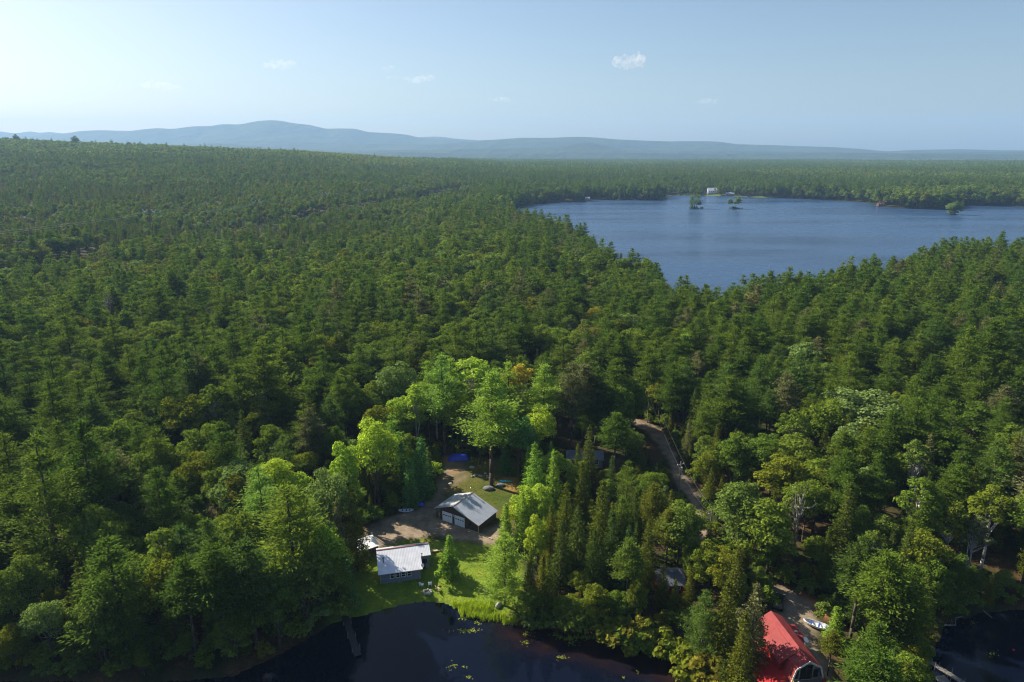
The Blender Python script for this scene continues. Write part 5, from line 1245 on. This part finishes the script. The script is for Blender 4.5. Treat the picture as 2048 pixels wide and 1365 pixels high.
# lily pads
M['lily'] = foliage('lily_pads', [(0, (.13, .16, .025)), (1, (.17, .17, .03))], .1)
Q = []
for px, py, w_, h_, n in ((932, 1262, 22, 4, 60), (948, 1260, 8, 3, 20), (955, 1247, 8, 3, 18), (1112, 1270, 9, 6, 50), (1143, 1284, 9, 6, 45), (1175, 1276, 6, 3, 14), (1054, 1268, 10, 4, 30), (1050, 1286, 7, 5, 24), (1123, 1316, 11, 4, 30), (905, 1332, 8, 5, 20), (928, 1334, 6, 2, 8), (937, 1355, 6, 3, 14),
                          (1255, 1309, 10, 6, 40), (1282, 1298, 5, 3, 8), (1332, 1303, 6, 4, 10), (1366, 1328, 6, 2, 8), (1275, 1345, 2, 2, 3), (1245, 1355, 4, 3, 5), (1380, 1352, 3, 2, 3), (1015, 1240, 14, 3, 20), (985, 1242, 20, 3, 30), (925, 1238, 10, 3, 20), (1945, 1246, 10, 5, 14), (1985, 1308, 10, 6, 18)):
    for k in range(n):
        x, y = at(px + RNG.normal() * w_ * .62, py + RNG.normal() * h_ * .62, .01); r = RNG.uniform(.07, .14); a = RNG.random() * 6.28; z = .012 + RNG.random() * .012
        c = np.array([x, y, z]); u = np.array([math.cos(a), math.sin(a), 0]) * r; v = np.array([-math.sin(a), math.cos(a), 0]) * r
        for q in range(2): Q.append([c - u * .2, c + (u * .3 + v * .95) * (1 if q else 1) * [1, 1, 1] if q else c - (u * .3 + v * .95) + u * .6, c + u, c + (u * .1 - v * .0)] if False else ([c - u * .7 - v * .6, c + u * .7 - v * .6, c + u * .95 + v * .1, c - u * .95 + v * .1] if q else [c - u * .95 + v * .1, c + u * .95 + v * .1, c + u * .55 + v * .8, c - u * .55 + v * .8]))
me = mesh_quads('lily_pads', np.array(Q), [M['lily']], None, dict(leaf=RNG.random(len(Q)), tree=np.zeros(len(Q)))); tag(obj('lily_pads', me), 'yellow green lily pads floating in small patches on the cove', kind='stuff')
# reeds and rough grass
M['reed'] = foliage('reeds', [(0, (.24, .30, .04)), (1, (.32, .32, .05))], .4)
Q = []
def tuft(x, y, z, n, h, spread):
    for _ in range(n):
        a = RNG.random() * 6.28; r = RNG.random() * spread; c = np.array([x + math.cos(a) * r, y + math.sin(a) * r, z]); L_ = h * RNG.uniform(.6, 1.1); t = np.array([RNG.normal() * .18, RNG.normal() * .18, 1.0]) * L_; b = np.array([math.cos(a * 3), math.sin(a * 3), 0]) * .035
        Q.append([c - b, c + b, c + t + b * .2, c + t - b * .2])
for px, py, w_, h_, n, hh in ((950, 1222, 34, 9, 240, 1.3), (985, 1236, 26, 5, 120, 1.1), (925, 1212, 20, 5, 90, .9), (1020, 1244, 16, 4, 60, .9), (965, 1232, 30, 5, 120, 1.2), (1180, 1276, 60, 4, 80, .8), (1390, 1345, 40, 14, 100, .9)):
    for k in range(n):
        x, y = at(px + RNG.uniform(-1, 1) * w_, py + RNG.normal() * h_ * .5, .2); z = gz(x, y)
        if z < -.5: continue
        tuft(x, y, max(z, -.1), 9, hh * RNG.uniform(.6, 1.1), .25)
me = mesh_quads('reeds', np.array(Q), [M['reed']], None, dict(leaf=RNG.random(len(Q)), tree=np.zeros(len(Q)))); tag(obj('reeds', me), 'tall yellow green reeds along the edge of the lawn and cove', kind='stuff')
M['grassblade'] = foliage('lawn_grass', [(0, (.12, .20, .02)), (1, (.22, .25, .03))], .35); Q = []
X = RNG.uniform(LAWN[:, 0].min(), LAWN[:, 0].max(), 16000); Y = RNG.uniform(LAWN[:, 1].min(), BACK[:, 1].max(), 16000)
k = (np.maximum(sdf(X, Y, LAWN), sdf(X, Y, BACK)) > -1) & (sdf(X, Y, DIRT) < .3) & (land(X, Y) > .2) & (vnoise(X, Y, 3, 4) > .35); X, Y = X[k], Y[k]; Z = height(X, Y) + np.where(land(X, Y) > 1, 0, 0)
for x, y, z in zip(X, Y, Z): tuft(x, y, z, 3, .16, .18)
me = mesh_quads('rough_grass', np.array(Q), [M['grassblade']], None, dict(leaf=RNG.random(len(Q)), tree=np.zeros(len(Q)))); tag(obj('rough_grass', me), 'uneven tufts of green grass on the lawn', kind='stuff')

# ------------------------------------------------------------------ clouds (real volumes, high above the haze)
cden = .005
def cloud_mat(nt, out):
    v = nt.nodes.new("ShaderNodeVolumePrincipled"); v.inputs["Color"].default_value = (1, .97, .95, 1); v.inputs["Anisotropy"].default_value = .2
    c = objvec(nt); n = noise(nt, .011, 4, c, .6); e = ramp(nt, n, [(.44, (0, 0, 0)), (.62, (1, 1, 1))])
    nt.links.new(mth(nt, 'MULTIPLY', e, cden), v.inputs["Density"]); nt.links.new(v.outputs[0], out.inputs["Volume"])
M['cloud'] = mat('cloud', cloud_mat); cden = .0022; M['thincloud'] = mat('thin_cloud', cloud_mat)
def cloud(px, py, wpx, hpx, lab, seed, Dc=13000):
    c = atY(px, py, Dc); sx = wpx * Dc / F / 2; sz = hpx * Dc / F / 2; r = np.random.default_rng(seed)
    import bmesh
    bm = bmesh.new(); n = 7
    for k in range(n):
        u = (k + .5) / n * 2 - 1; q = (1 - u * u) ** .5; rad = sz * (.45 + .75 * q) * r.uniform(.7, 1.15)
        bmesh.ops.create_icosphere(bm, subdivisions=3, radius=1, matrix=Matrix.Translation((u * sx * .85, r.normal() * sx * .2, r.normal() * sz * .22)) @ Matrix.Diagonal((sx * .30 * r.uniform(.8, 1.2), sx * .35, rad, 1)))
    me = bpy.data.meshes.new('cloud'); bm.to_mesh(me); bm.free(); me.materials.append(M['cloud' if seed == 1 else 'thincloud'])
    o = obj('cloud', me); o.location = tuple(c); md = o.modifiers.new('r', 'REMESH'); md.mode = 'VOXEL'; md.voxel_size = max(8, sz * .16)
    tag(o, lab, 'cloud', 'small clouds in the sky')
cloud(1258, 124, 60, 27, 'largest and whitest small cloud, right of the top centre', 1)
cloud(557, 131, 62, 16, 'faint wide cloud high on the left', 2); cloud(838, 159, 58, 13, 'flat faint cloud left of the centre', 3)
cloud(775, 136, 26, 9, 'tiny cloud between the two faint ones at the left', 4); cloud(1000, 199, 46, 10, 'low flat cloud above the middle of the mountains', 5)
cloud(1415, 202, 44, 11, 'small flat cloud low at the right', 6); cloud(320, 171, 76, 14, 'faint stretched cloud at the left above the mountain', 7); cloud(785, 154, 28, 6, 'thin wisp just below the tiny cloud', 8)
haze()
